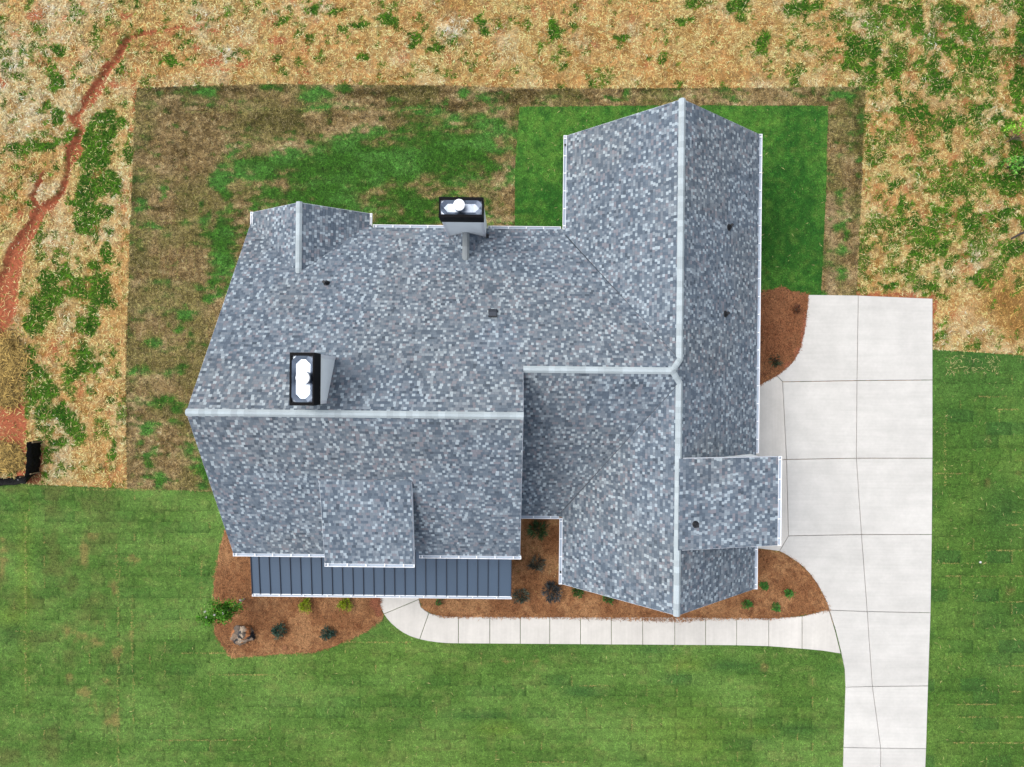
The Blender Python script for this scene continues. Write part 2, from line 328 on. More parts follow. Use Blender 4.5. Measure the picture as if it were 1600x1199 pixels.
def side_color(px, py):
    n = fbm(px, py, 70, 121, 4, 45); f = fbm(px, py, 12, 123, 3, 9); t = sod_tone(px, py, 40, 20, 9)
    top = ss(760, 560, py)
    c = mixc((84,122,50), (106,142,64), ss(.35, .7, n)); c = mixc(c, (74,118,54), top * .6)
    c = mixc(c, (112,138,62), ss(.55, .85, f) * .5); c = mixc(c, (52,96,50), ss(.8, 1, t) * .4)
    c = mixc(c, (128,112,68), ss(.5, .9, blobs(px, py, [(1542,755,10,10,.9),(1545,695,6,30,.6),(1590,740,14,8,.7),(1545,905,14,22,.5),(1590,870,20,20,.5),(1580,920,14,10,.7),(1460,800,4,30,.5),(1575,945,16,12,.5)]) + (fbm(px, py, 8, 133, 3) - .5) * .8) * .6)
    c = mixc(c, (44,84,46), np.clip(blobs(px, py, [(1570,800,30,40,.8),(1580,1030,40,40,.4),(1550,970,30,20,.6),(1520,560,20,20,.5)]), 0, 1) * .45)
    return c
def fresh_color(px, py):
    n = fbm(px, py, 60, 221, 4); f = fbm(px, py, 8, 223, 3)
    c = mixc((58,112,40), (88,140,54), ss(.3, .7, n)); c = mixc(c, (112,142,62), ss(.5, .85, f) * .6); c = mixc(c, (38,92,34), ss(.5, .3, f) * .5)
    return mixc(c, (120,90,50), ss(.55, .9, blobs(px, py, [(1195,425,12,14,.8),(1205,250,5,8,.6),(870,205,20,14,.5)]) + (f - .5) * .8) * .5)
GREEN_BACK = [(640,345,110,12,.9),(470,318,40,10,.8),(760,335,20,8,.5),(430,262,70,24,1.1),(560,260,120,40,1.3),(700,240,80,45,1.2),(500,310,90,30,1.1),(640,320,90,30,1),(760,200,50,30,.8),(690,180,60,9,.8),(660,200,90,10,.6),(505,148,30,9,1.1),(540,140,16,8,1),(480,168,18,7,.9),(420,136,16,7,.9),(320,140,12,5,.8),(725,143,7,6,1),(752,155,8,5,.9),(620,155,20,5,.6),
  (385,258,30,12,1),(345,283,12,14,1.1),(225,320,12,9,.9),(252,300,5,14,.9),(235,352,15,8,1),(345,372,30,24,1.2),(350,410,22,22,1.1),(330,440,14,12,1),(312,446,7,7,1),(325,462,8,8,1),(365,445,14,16,.8),(290,490,12,11,1),(280,512,9,9,.9),(240,536,13,7,1),(300,530,6,16,.9),(290,572,12,8,1),(345,445,6,14,.8),
  (256,626,20,10,1),(235,670,11,11,1.1),(275,642,16,10,.8),(250,750,10,12,1),(235,722,8,20,.9),(300,705,12,10,.9),(312,720,9,12,.9),(320,740,8,20,.9),(270,660,9,6,.8),(215,580,6,10,.7),(228,575,6,12,.7),(360,325,7,16,.9),(355,305,9,10,.9),(315,322,4,10,.8),(332,340,4,14,.8),
  (1300,152,9,6,.9),(1330,160,9,14,.9),(1345,185,5,20,.8),(1308,222,5,5,.8),(1328,232,6,8,.9),(1310,240,9,3,.7),(1340,250,6,40,.5),(1320,365,7,16,1),(1318,392,8,8,1),(1320,430,8,12,.9),(1305,358,5,5,.8),(1316,300,6,6,.8),(953,152,9,5,1.1),(977,147,4,8,.9),(1110,150,30,6,.4),(1290,460,9,6,.9)]
DARK_BACK = [(300,142,90,8,1.2),(300,165,60,30,.6),(430,190,80,22,.8),(620,145,120,10,1),(680,165,90,9,1),(640,180,60,9,.8),(330,200,70,40,.5),(230,320,40,30,.6),(205,300,8,60,1),(200,500,8,60,.9),(200,650,8,60,.8),(370,365,20,6,.9),(380,330,30,16,.6),(215,400,12,30,.7),(1343,200,8,70,1.3),(1335,300,8,60,.7),(1280,145,60,5,.8),(1020,140,60,7,.9),(850,145,60,6,.9),(800,150,60,12,.9),(905,155,20,6,.6),(290,230,60,30,.5),(220,215,20,60,.5)]
def back_color(px, py):
    wx = px + 22 * (fbm(px, py, 24, 401, 4, 12) - .5); wy = py + 14 * (fbm(px, py, 24, 405, 4, 12) - .5)
    n1 = fbm(px, py, 46, 411, 4, 20); n2 = fbm(px, py, 14, 415, 4, 6); n3 = fbm(px, py, 4, 419, 2)
    c = mixc((158,134,90), (196,168,122), ss(.4, .7, n1)); c = mixc(c, (120,94,56), ss(.48, .7, n2) * .65)
    dk = np.clip(blobs(wx, wy, DARK_BACK), 0, 1.2)
    c = mixc(c, (84,72,38), np.clip(ss(.25, .9, dk + (n2 - .5) * .9) * .9, 0, 1))
    c = mixc(c, (214,192,148), ss(.6, .85, n3) * .55); c = mixc(c, (84,70,40), ss(.42, .25, n3) * .45)
    c = mixc(c, (190,165,128), ss(1288, 1296, px) * ss(1312, 1298, px) * ss(290, 320, py) * .6)
    g = np.clip(ss(.25, 1.0, blobs(wx, wy, GREEN_BACK) * 1.1 + (n2 - .5) * 1.7 + (n1 - .5) * .6) + ss(.54, .68, n1 * .5 + n2 * .5) * .4, 0, 1); c = mixc(c, (104,108,52), ss(.42, .6, fbm(px, py, 45, 431, 3)) * .45)
    return mixc(c, mixc((60,116,34), (80,142,56), ss(.4, .7, n1)), g * .9)
def bed_color(px, py):
    n = fbm(px, py, 30, 511, 4); f = fbm(px, py, 6, 515, 3)
    c = mixc((166,116,78), (196,146,102), ss(.35, .7, n)); c = mixc(c, (122,74,46), ss(.5, .8, f) * .5)
    c = mixc(c, (142,86,58), ss(1200, 1186, px) * ss(640, 600, py) * 0 + ss(640, 600, py) * .5)
    clay = blobs(px, py, [(588,942,9,9,1.3),(592,955,6,8,1.1),(1254,530,4,22,1.2),(1246,556,6,12,1.3),(1232,574,7,8,1.3),(1256,500,3,16,.9),(1218,588,8,4,1)])
    return mixc(c, (176,112,84), ss(.4, .7, clay))

# ---------------------------------------------------------------- ground sheet
def height(x, y):
    px, py = to_px(x, y)
    gul = np.minimum(np.minimum(seg_dist(px, py, GULLY), seg_dist(px, py, GULLY2)), np.minimum(seg_dist(px, py, GULLY3), seg_dist(px, py, GULLY4)))
    z = -.17 * ss(1.15, .75, gul) + .03 * (fbm(px, py, 40, 601, 3) - .5) * 2
    rough = 1 - np.clip(inside(FRONT, px, py) + inside(SIDE, px, py) * 1. + inside(BACK, px, py) * 1., 0, 1)
    z = z * rough + .022 * rough * (fbm(px, py, 7, 611, 3) - .5) * 2
    hx = (px > 1140) & (px < 1465) & (py > 450)
    z = np.where(hx & (z > -.01), -.02, z)
    return z - .03 * (1 - rough)
xs = np.arange(-25, 25.01, .1); ys = np.arange(-19.5, 19.51, .1)
xs = np.concatenate([[-600, -120, -45, -30], xs, [30, 45, 120, 600]]); ys = np.concatenate([[-600, -120, -45, -26], ys, [26, 45, 120, 600]])
XX, YY = np.meshgrid(xs, ys); nx, ny = len(xs), len(ys)
Z = height(XX, YY); far = (np.abs(XX) > 26) | (np.abs(YY) > 20); Z[far] = -.05
PX, PY = to_px(XX, YY)
gc = lin(rough_color(PX.ravel(), PY.ravel())) / GAIN
idx = np.arange(nx * ny).reshape(ny, nx)
quads = np.stack([idx[:-1, :-1], idx[:-1, 1:], idx[1:, 1:], idx[1:, :-1]], -1).reshape(-1)
ground = fast_mesh('ground', np.stack([XX.ravel(), YY.ravel(), Z.ravel()], 1), quads, 4, M_ground, gc)
tag(ground, 'rough straw covered red clay ground with green weeds and an eroded gully', kind='structure')

def jitter_edge(poly, step=.12, amp=.03, seed=1, hold=()):
    r = random.Random(seed); out = []
    for i in range(len(poly)):
        a, b = Vector(poly[i]), Vector(poly[(i + 1) % len(poly)]); L = (b - a).length; n = max(1, int(L / step))
        nrm = Vector((-(b - a).y, (b - a).x)).normalized()
        for k in range(n):
            p = a.lerp(b, k / n)
            if k: p = p + nrm * r.uniform(-amp, amp)
            out.append((p.x, p.y))
    return out
def sheet(name, pxpoly, z, spacing, colorf, m, label, amp=.03, bump=0.0, mound=0.0, seed=1, skirt=.05, step=.12):
    poly = jitter_edge(ccw(poly_world(pxpoly)), step, amp, seed)
    arr = np.array(poly); x0, y0 = arr.min(0); x1, y1 = arr.max(0)
    x0, x1 = max(x0, -25), min(x1, 25); y0, y1 = max(y0, -19), min(y1, 19)
    poly = [(min(max(p[0], -25), 25), min(max(p[1], -19), 19)) for p in poly]
    q = [poly[0]]
    for p in poly[1:]:
        if math.hypot(p[0] - q[-1][0], p[1] - q[-1][1]) > 1e-4: q.append(p)
    poly = q
    gx, gy = np.meshgrid(np.arange(x0, x1, spacing), np.arange(y0, y1, spacing))
    gx = gx.ravel() + RNG.uniform(-.25, .25, gx.size) * spacing; gy = gy.ravel() + RNG.uniform(-.25, .25, gy.size) * spacing
    k = inside(poly, gx, gy); gx, gy = gx[k], gy[k]
    verts = [Vector(p) for p in poly] + [Vector((a, b)) for a, b in zip(gx, gy)]
    nb = len(poly)
    r = delaunay_2d_cdt(verts, [], [list(range(nb))], 1, 1e-6)
    V = np.array([(v.x, v.y) for v in r[0]]); Fc = [f for f in r[2]]
    px, py = to_px(V[:, 0], V[:, 1])
    zz = np.full(len(V), z) + bump * (fbm(px, py, 9, seed + 700, 3) - .5) * 2
    if mound:
        d = np.full(len(V), 1e9)
        for i in range(0, nb, 2): d = np.minimum(d, np.hypot(V[:, 0] - poly[i][0], V[:, 1] - poly[i][1]))
        zz += mound * ss(0, .6, d)
    col = lin(colorf(px, py)) / GAIN
    V3 = np.concatenate([V, zz[:, None]], 1); faces = np.array(Fc).reshape(-1)
    o = fast_mesh(name, V3, faces, 3, m, col)
    tag(o, label, kind='structure'); return o
back = sheet('back_lawn', BACK, .0, .13, back_color, M_lawn, 'patchy dormant sod lawn behind the house with brown and green areas', .03, .008, seed=2)
fresh = sheet('fresh_lawn', FRESH, .035, .18, fresh_color, M_lawn, 'fresh dark green sod lawn around the back of the garage wing', .025, .004, seed=3)
front = sheet('front_lawn', FRONT, .02, .17, front_color, M_lawn, 'mown green sod lawn in front of the house', .03, .002, seed=4)
side = sheet('side_lawn', SIDE, .02, .17, side_color, M_lawn, 'mown green sod lawn to the right of the driveway', .025, .002, seed=5)
beds = []
for i, (P, lb) in enumerate(((BED_A, 'pine straw mulch bed with a boulder and shrubs left of the porch'), (BED_B, 'pine straw mulch bed between the house front and the walkway'), (BED_C, 'pine straw mulch bed between the garage wing and the driveway top'))):
    beds.append(sheet('mulch_bed', P, .035, .12, bed_color, M_mulch, lb, .045, .014, .03, seed=11 + i, step=.09))

# ---------------------------------------------------------------- concrete
def shrink(poly, d):
    poly = ccw(poly); n = len(poly); out = []
    for i in range(n):
        p0, p1, p2 = Vector(poly[i - 1]), Vector(poly[i]), Vector(poly[(i + 1) % n])
        e1 = (p1 - p0).normalized(); e2 = (p2 - p1).normalized()
        n1 = Vector((-e1.y, e1.x)); n2 = Vector((-e2.y, e2.x)); b = (n1 + n2)
        b = b / max(.3, b.dot(n1)) if b.length > 1e-6 else n1
        out.append(tuple(p1 + b * d))
    return out
def slab(pts, z, m, parent, name='concrete_slab', gap=.011):
    P = poly_world(pts); a = shrink(P, gap); b = shrink(P, gap + .012); n = len(a)
    V = [(x, y, -.09) for x, y in a] + [(x, y, z - .01) for x, y in a] + [(x, y, z) for x, y in b]
    Fc = [(i, (i + 1) % n, n + (i + 1) % n, n + i) for i in range(n)] + [(n + i, n + (i + 1) % n, 2 * n + (i + 1) % n, 2 * n + i) for i in range(n)] + [tuple(range(2 * n, 3 * n)), tuple(range(n - 1, -1, -1))]
    return new_mesh(name, V, Fc, m, parent=parent)
drive = empty('driveway'); tag(drive, 'pale concrete driveway right of the house', kind='structure')
walk = empty('walkway'); tag(walk, 'pale concrete walkway curving from the porch to the driveway', kind='structure')
Cj = [(1340,462),(1338,595),(1337,716),(1345,835),(1354,955),(1362,1072),(1375,1168),(1374,1300),(1373,1440)]
Rj = [(1456,467),(1456,594),(1456,716),(1455,835),(1453,957),(1449,1071),(1446,1169),(1441,1300),(1437,1440)]
for i in range(8): slab([Cj[i], Rj[i], Rj[i + 1], Cj[i + 1]], .072 + .002 * (i % 2), M_drive, drive)
arcC = [(1213,587),(1226,577),(1240,563),(1250,543),(1256,515),(1260,485)]
arcB = [(1295,953),(1291,940),(1284,926),(1276,912),(1266,898),(1255,886),(1242,876),(1230,868),(1217,861)]
for pts in ([(1262,461),(1340,462),(1338,595),(1222,597)] + arcC, [(1222,597),(1338,595),(1337,716),(1228,718)], [(1228,718),(1337,716),(1345,835),(1231,837)],
            [(1231,837),(1345,835),(1354,955)] + arcB, [(1295,953),(1354,955),(1362,1072),(1320,1073),(1319,1046),(1314,1021),(1305,985)],
            [(1320,1073),(1362,1072),(1375,1168),(1317,1167)], [(1317,1167),(1375,1168),(1374,1300),(1314,1300)], [(1314,1300),(1374,1300),(1373,1440),(1311,1440)]):
    slab(pts, .074, M_drive, drive)
for pts in ([(1150,617),(1187,601),(1213,587),(1222,597),(1228,718),(1150,719)], [(1150,719),(1228,718),(1231,837),(1217,861),(1186,857),(1150,857)]):
    slab(pts, .078, M_walk, drive)
slab([(592,890),(652,890),(655,936),(600,959),(594,946)], .068, M_walk, walk)
slab([(600,959),(655,936),(658,947),(664,953),(670.6,957),(656,998.5),(642,994),(630,988),(620,981),(612,974),(605,966)], .07, M_walk, walk)
slab([(670.6,957),(680,960),(692,962),(716.5,963),(716.5,1005),(700,1004.7),(685,1003.5),(670,1001.5),(656,998.5)], .069, M_walk, walk)
jx = [716.5,765.5,813,859,907,955,1004,1054,1102,1150.5,1200.5,1252.5]
top = lambda x: 963 + (x - 716) * .0035 if x < 1190 else 966 - (x - 1190) * .055
bot = lambda x: 1005 + (x - 716) * .007 if x < 1180 else 1008 + (x - 1180) * .072 + max(0, x - 1240) * .02
for a, b in zip(jx[:-1], jx[1:]): slab([(a, top(a)), (b, top(b)), (b, bot(b)), (a, bot(a))], .068 + random.uniform(0, .004), M_walk, walk)
slab([(1252.5, top(1252.5)), (1294,952), (1304,985), (1313,1021), (1285,1016.5), (1252.5, bot(1252.5))], .069, M_walk, walk)

# ---------------------------------------------------------------- house
house = empty('house'); tag(house, 'large house with blue-grey shingle roofs, white gutters and a metal porch roof', 'house')
# planes: z as function of x and ys (ys = metres towards the bottom of the photo, world y = -ys)
ZR, YR, XL, XR = 8.0, .996, -10.03, .35
SB, SF = .7385, .7257
YE = -6.045
zback = lambda x, y: ZR - SB * (YR - y)
zfront = lambda x, y: ZR - SF * (y - YR)
Y2 = -.466; Z2 = zback(0, Y2); SC = .725
zconn = lambda x, y: Z2 - SC * (y - Y2)
XW, ZW, SL, SRt = 5.49, 6.65, .997, .871
XWL, XWR, YN, YS = 1.85, 9.22, -9.37, 7.54
zwl = lambda x, y: ZW - SL * (XW - x)
zwr = lambda x, y: ZW - SRt * (x - XW)
XH = XW - (Z2 - ZW) / SRt
XG, ZG, SG, YG = -7.73, 4.40, .696, -6.42
zgl = lambda x, y: ZG - SG * (XG - x)
zgr = lambda x, y: ZG - SG * (x - XG)
DX0, DX1, DY0, DY1 = -6.35, -3.30, 3.24, 6.36
zdor = lambda x, y: zfront(0, DY0) + .02 - .292 * (y - DY0)
WY0, WY1 = 2.40, 5.40
zwd = lambda x, y: ZW + .03 - .257 * (x - XW)
YVg = YR - (ZR - ZG) / SB
YV1 = YR - (ZR - ZW) / SB; YV2 = Y2 + (Z2 - ZW) / SC
yv_n = YR - (ZR - (ZW - SL * (XW - XWL))) / SB; yv_s = Y2 + (Z2 - (ZW - SL * (XW - XWL))) / SC
CE = 5.13; xcv = XW - (ZW - zconn(0, CE)) / SL
GI = .115            # shingles stop this far inside the gutter's outer edge
FACES = [  # name, z function, eave direction ('+y','-y','+x','-x' = downslope), list of convex plan polygons (x, ys)
 ('main_back', zback, '-y', [[(XL, YE), (XG, YVg), (XG, YR), (XL, YR)], [(XG, YVg), (-2*0-5.43, YE), (-5.43, YR), (XG, YR)], [(-5.43, -6.0 + GI), (XR, -6.0 + GI), (XR, YR), (-5.43, YR)],
     [(XR, -6.0 + GI), (1.74, -6.0 + GI), (XW, YV1), (XH, Y2), (XR, Y2)]]),
 ('main_front', zfront, '+y', [[(XL, YR), (XR, YR), (XR, DY0), (XL, DY0)], [(XL, DY0), (DX0 + .34, DY0), (DX0 + .34, 6.1), (XL, 6.1)], [(XL, 6.1), (DX0, 6.1), (DX0, 6.37 - GI), (XL, 6.37 - GI)], [(DX1 - .46, DY0), (XR, DY0), (XR, 6.1), (DX1 - .46, 6.1)], [(DX1, 6.1), (XR, 6.1), (XR, 6.37 - GI), (DX1, 6.37 - GI)]]),
 ('connector_front', zconn, '+y', [[(-.1, Y2), (XH, Y2), (XW, YV2), (xcv + GI * .7, CE - GI), (-.1, CE - GI)]]),
 ('wing_left', zwl, '-x', [[(XWL + GI, YN), (XW, YN), (XW, YV1), (XWL + GI, yv_n + GI)], [(1.74, -6.0 + GI), (XWL + GI, -6.0 + GI), (XWL + GI, yv_n + GI + .05)], [(xcv + GI * .7, CE - GI), (XWL + GI, yv_s - GI - .05), (XWL + GI, CE - GI)], [(XWL + GI, YS), (XW, YS), (XW, YV2), (XWL + GI, yv_s - GI)]]),
 ('wing_right', zwr, '+x', [[(XW, YN), (XWR - GI, YN), (XWR - GI, WY0 + .36), (XW, WY0 + .36)], [(XW, WY1 - .48), (XWR - GI, WY1 - .48), (XWR - GI, YS), (XW, YS)], [(XW, YV1), (XH, Y2), (XW, YV2)]]),
 ('gable_left', zgl, '-x', [[(XL + GI * .6, YG), (XG, YG), (XG, YVg), (XL + GI * .6, YE + .065)]]),
 ('gable_right', zgr, '+x', [[(XG, YG), (-5.43 - GI * .6, YG), (-5.43 - GI * .6, YE + .065), (XG, YVg)]]),
 ('shed_dormer', zdor, '+y', [[(DX0, DY0), (DX1, DY0), (DX1, DY1 - GI), (DX0, DY1 - GI)]]),
 ('wing_dormer', zwd, '+x', [[(XW, WY0), (9.20 - GI, WY0), (9.20 - GI, WY1), (XW, WY1)]]),
]
PAL = [((99,112,127), .20), ((115,128,142), .23), ((132,142,154), .20), ((139,140,150), .09), ((150,162,173), .10), ((177,191,202), .15), ((88,99,112), .03)]
PAL = [(np.array(lin(c)) / GAIN * np.array([1.06, 1.07, 1.065]), p) for c, p in PAL]; PP = np.array([p for _, p in PAL]); PP /= PP.sum()
EXPO = .102
def shingle_face(fname, zf, d, polys, parent):
    sx, sy = {'+y': (0, 1), '-y': (0, -1), '+x': (1, 0), '-x': (-1, 0)}[d]
    allp = [p for q in polys for p in q]
    down = max(p[0] * sx + p[1] * sy for p in allp); up = min(p[0] * sx + p[1] * sy for p in allp)
    ax, ay = abs(sy), abs(sx)       # across-slope axis
    lo = min(p[0] * ax + p[1] * ay for p in allp); hi = max(p[0] * ax + p[1] * ay for p in allp)
    z0, z1 = zf(0, 0), zf(sx, sy); s = z0 - z1; cs = 1 / math.sqrt(1 + s * s); e = EXPO * cs
    V, Fc, cols = [], [], []
    def P(a, t): return (a * ax + t * sx, a * ay + t * sy)
    t = down; row = 0; r = random.Random(hash(fname) % 1000 if False else sum(map(ord, fname)))
    ccl = [ccw(q) for q in polys]
    lowf = np.random.default_rng(sum(map(ord, fname)))
    while t > up - e:
        a = lo - r.uniform(0, .2); prev = None
        while a < hi:
            wdt = r.choice((.075, .09, .10, .115, .13, .10, .15))
            k = int(np.searchsorted(np.cumsum(PP), r.random())); k = min(k, len(PAL) - 1)
            if k == 5 and prev == 5: k = 1
            if k == 5: wdt = min(wdt, .115)
            prev = k
            col = PAL[k][0] * r.uniform(.93, 1.07)
            warm = float(ss(.45, .62, vnoise(a * ax * 30 + t * sx * 30, a * ay * 30 + t * sy * 30, 55, 900)))
            col = col * (1 + warm * np.array([.03, 0, -.035]))
            th = r.choice((.004, .005, .013, .014))
            b = a + wdt - .004; tu = t - e - .012
            quad = [P(a, t), P(b, t), P(b, tu), P(a, tu)]
            for q in ccl:
                cp = clip(quad if (quad[1][0]-quad[0][0])*(quad[2][1]-quad[1][1])-(quad[1][1]-quad[0][1])*(quad[2][0]-quad[1][0]) > 0 else quad[::-1], q)
                if len(cp) < 3: continue
                n = len(V); full = len(cp) == 4 and all(min(math.hypot(c[0]-w_[0], c[1]-w_[1]) for w_ in quad) < 1e-6 for c in cp)
                pts = quad if full else cp
                base = [(x, -y, zf(x, y)) for x, y in pts]
                def lift(x, y):
                    tt = x * sx + y * sy; f = (tt - tu) / (t - tu); return .003 + th * max(0, f) + .004
                V += [(x, y, z + lift(x, -y)) for x, y, z in base]
                Fc.append(tuple(range(n, n + len(pts)))); cols.append(col)
                if full:
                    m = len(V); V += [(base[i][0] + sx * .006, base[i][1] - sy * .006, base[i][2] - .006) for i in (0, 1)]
                    Fc.append((n, n + 1, m + 1, m)); cols.append(col * .45)  # dark butt edge: bare asphalt, with the course shadow line put into its colour
            a += wdt
        t -= e; row += 1
    me = bpy.data.meshes.new('shingles'); me.from_pydata(V, [], Fc)
    at = me.color_attributes.new('tint', 'FLOAT_COLOR', 'CORNER')
    ln = [len(f) for f in Fc]; cc = np.repeat(np.array(cols), ln, axis=0); c4 = np.ones((len(cc), 4), np.float32); c4[:, :3] = cc
    at.data.foreach_set('color', c4.ravel())
    # consistent upward normals
    bm = bmesh.new(); bm.from_mesh(me)
    for f in bm.faces:
        if f.normal.z < -.05: f.normal_flip()
    bm.to_mesh(me); bm.free()
    o = finish('shingles', me, M_shingle, parent); o['kind'] = 'stuff'; return o
DECKS = {}
ROOFLABEL = {'main_back': 'back slope of the main shingle roof', 'main_front': 'front slope of the main shingle roof', 'connector_front': 'recessed front slope between main roof and wing',
  'wing_left': 'left slope of the garage wing roof', 'wing_right': 'right slope of the garage wing roof', 'gable_left': 'left slope of the small back gable', 'gable_right': 'right slope of the small back gable',
  'shed_dormer': 'shed dormer roof on the front slope', 'wing_dormer': 'low shed dormer roof over the driveway side'}
for fname, zf, d, polys in FACES:
    b = MB()
    for q in polys:
        q2 = ccw([(x, -y) for x, y in q]); n = len(q2)
        Vt = [(x, y, zf(x, -y)) for x, y in q2]; Vb = [(x, y, z - .14) for x, y, z in Vt]
        b.add(Vt + Vb, [tuple(range(n)), tuple(range(2 * n - 1, n - 1, -1))] + [(i, n + i, n + (i + 1) % n, (i + 1) % n) for i in range(n)])
    o = b.build('roof', M_underlay, house); o['label'] = ROOFLABEL[fname]; DECKS[fname] = o
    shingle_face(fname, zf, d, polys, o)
# closed attic under the notch edge of the main roof and the dormers' cheeks: siding
def wall_poly(pts, thick_axis, t, name='wall', m=M_siding, parent=house):
    V = [Vector(p) for p in pts]; off = Vector((t, 0, 0)) if thick_axis == 'x' else Vector((0, t, 0)); n = len(V)
    return new_mesh(name, V + [v + off for v in V], [tuple(range(n)), tuple(range(2 * n - 1, n - 1, -1))] + [(i, n + i, n + (i + 1) % n, (i + 1) % n) for i in range(n)], m, parent=parent)
ov = .3
# main body walls
mx0, mx1, my0, my1 = XL + ov, 0.0, -5.6, 5.95
for x in (mx0, mx1):
    wall_poly([(x, -my0, 0), (x, -my0, zback(0, my0) - .16), (x, -YR, ZR - .16), (x, -my1, zfront(0, my1) - .16), (x, -my1, 0)], 'x', -.12 if x > -1 else .12)
wall_poly([(mx0, -my1, 0), (mx1, -my1, 0), (mx1, -my1, zfront(0, my1) - .17), (mx0, -my1, zfront(0, my1) - .17)], 'y', .12)
wall_poly([(mx0, -my0, 0), (1.9, -my0, 0), (1.9, -my0, zback(0, my0) - .17), (mx0, -my0, zback(0, my0) - .17)], 'y', -.12)
# small back gable
gy = YG + ov
wall_poly([(XL + .35, -gy, 0), (-5.78, -gy, 0), (-5.78, -gy, zgr(-5.78, 0) - .16), (XG, -gy, ZG - .16), (XL + .35, -gy, zgl(XL + .35, 0) - .16)], 'y', -.12)
for x in (XL + .35, -5.78): wall_poly([(x, -gy, 0), (x, 5.5, 0), (x, 5.5, zgl(XL + .35, 0) - .18), (x, -gy, zgl(XL + .35, 0) - .18)], 'x', .1)
# wing
wx0, wx1, wy0, wy1 = XWL + .4, XWR - .42, YN + .35, YS - .35
for y, t in ((wy0, -.12), (wy1, .12)):
    wall_poly([(wx0, -y, 0), (wx1, -y, 0), (wx1, -y, zwr(wx1, 0) - .17), (XW, -y, ZW - .17), (wx0, -y, zwl(wx0, 0) - .17)], 'y', t)
wall_poly([(wx0, -wy0, 0), (wx0, -wy1, 0), (wx0, -wy1, zwl(wx0, 0) - .17), (wx0, -wy0, zwl(wx0, 0) - .17)], 'x', .12)
wall_poly([(wx1, -wy0, 0), (wx1, -wy1, 0), (wx1, -wy1, zwr(wx1, 0) - .17), (wx1, -wy0, zwr(wx1, 0) - .17)], 'x', -.12)
wall_poly([(-.0, -4.75, 0), (wx0 + .05, -4.75, 0), (wx0 + .05, -4.75, zconn(0, 4.75) - .17), (0, -4.75, zconn(0, 4.75) - .17)], 'y', .12)
# wing dormer cheeks + front, shed dormer cheeks + front
for y in (WY0 + .22, WY1 - .34):
    wall_poly([(XW + .3, -y, zwr(XW + .3, 0) - .1), (wx1 + .02, -y, zwr(wx1, 0) - .1), (wx1 + .02, -y, zwd(wx1, 0) - .16), (XW + .3, -y, zwd(XW + .3, 0) - .16)], 'y', .12)
wall_poly([(wx1 + .02, -WY0 - .22, zwr(wx1, 0) - .2), (wx1 + .02, -WY1 + .34, zwr(wx1, 0) - .2), (wx1 + .02, -WY1 + .34, zwd(wx1, 0) - .16), (wx1 + .02, -WY0 - .22, zwd(wx1, 0) - .16)], 'x', -.12)
for x in (DX0 + .20, DX1 - .32):
    wall_poly([(x, -DY0 - .25, zfront(0, DY0 + .25) - .1), (x, -my1 + .002, zfront(0, my1) - .1), (x, -my1 + .002, zdor(0, my1) - .16), (x, -DY0 - .25, zdor(0, DY0 + .25) - .16)], 'x', .12)
wall_poly([(DX0 + .22, -my1 - .005, zfront(0, my1) - .2), (DX1 - .22, -my1 - .005, zfront(0, my1) - .2), (DX1 - .22, -my1 - .005, zdor(0, my1) - .16), (DX0 + .22, -my1 - .005, zdor(0, my1) - .16)], 'y', .12)

# rake boards (thin pale edge along sloping roof ends)
def rake(x, y0, y1, zf, dirx):          # along y at constant x
    b = MB(); w_ = .035; d = 1 if dirx > 0 else -1; x = x - d * .022
    a0 = (x, -y0, zf(x, y0)); a1 = (x, -y1, zf(x, y1)); V = []
    for (X, Y, Zz) in (a0, a1): V += [(X, Y, Zz - .2), (X + d * w_, Y, Zz - .2), (X + d * w_, Y, Zz - .012), (X, Y, Zz - .012)]
    b.add(V, [(0,1,2,3), (7,6,5,4), (0,4,5,1), (1,5,6,2), (2,6,7,3), (3,7,4,0)]); b.build('rake_board', M_fascia, house)
def rake_y(y, x0, x1, zf, dy):
    w_ = .035; V = []; y = y - dy * .022
    for X in (x0, x1):
        z = zf(X, y); V += [(X, -y, z - .2), (X, -y - dy * w_, z - .2), (X, -y - dy * w_, z - .012), (X, -y, z - .012)]
    MB().add(V, [(0,1,2,3), (7,6,5,4), (0,4,5,1), (1,5,6,2), (2,6,7,3), (3,7,4,0)]).build('rake_board', M_fascia, house)
rake(XL, YE + .1, YR, zback, -1); rake(XL, YR, 6.3, zfront, -1); rake(XR, YR, 6.3, zfront, 1); rake(XR, Y2 + .1, YR, zback, 1)
rake_y(YN, XWL + .05, XW, zwl, -1); rake_y(YN, XW, XWR - .05, zwr, -1); rake_y(YS, XWL + .05, XW, zwl, 1); rake_y(YS, XW, XWR - .05, zwr, 1)
rake_y(YG, XL + .04, XG, zgl, -1); rake_y(YG, XG, -5.47, zgr, -1)
rake(DX0, DY0 + .05, DY1 - .05, zdor, -1); rake(DX1, DY0 + .05, DY1 - .05, zdor, 1)
rake_y(WY0, XW + .15, 9.15, zwd, -1); rake_y(WY1, XW + .15, 9.15, zwd, 1)

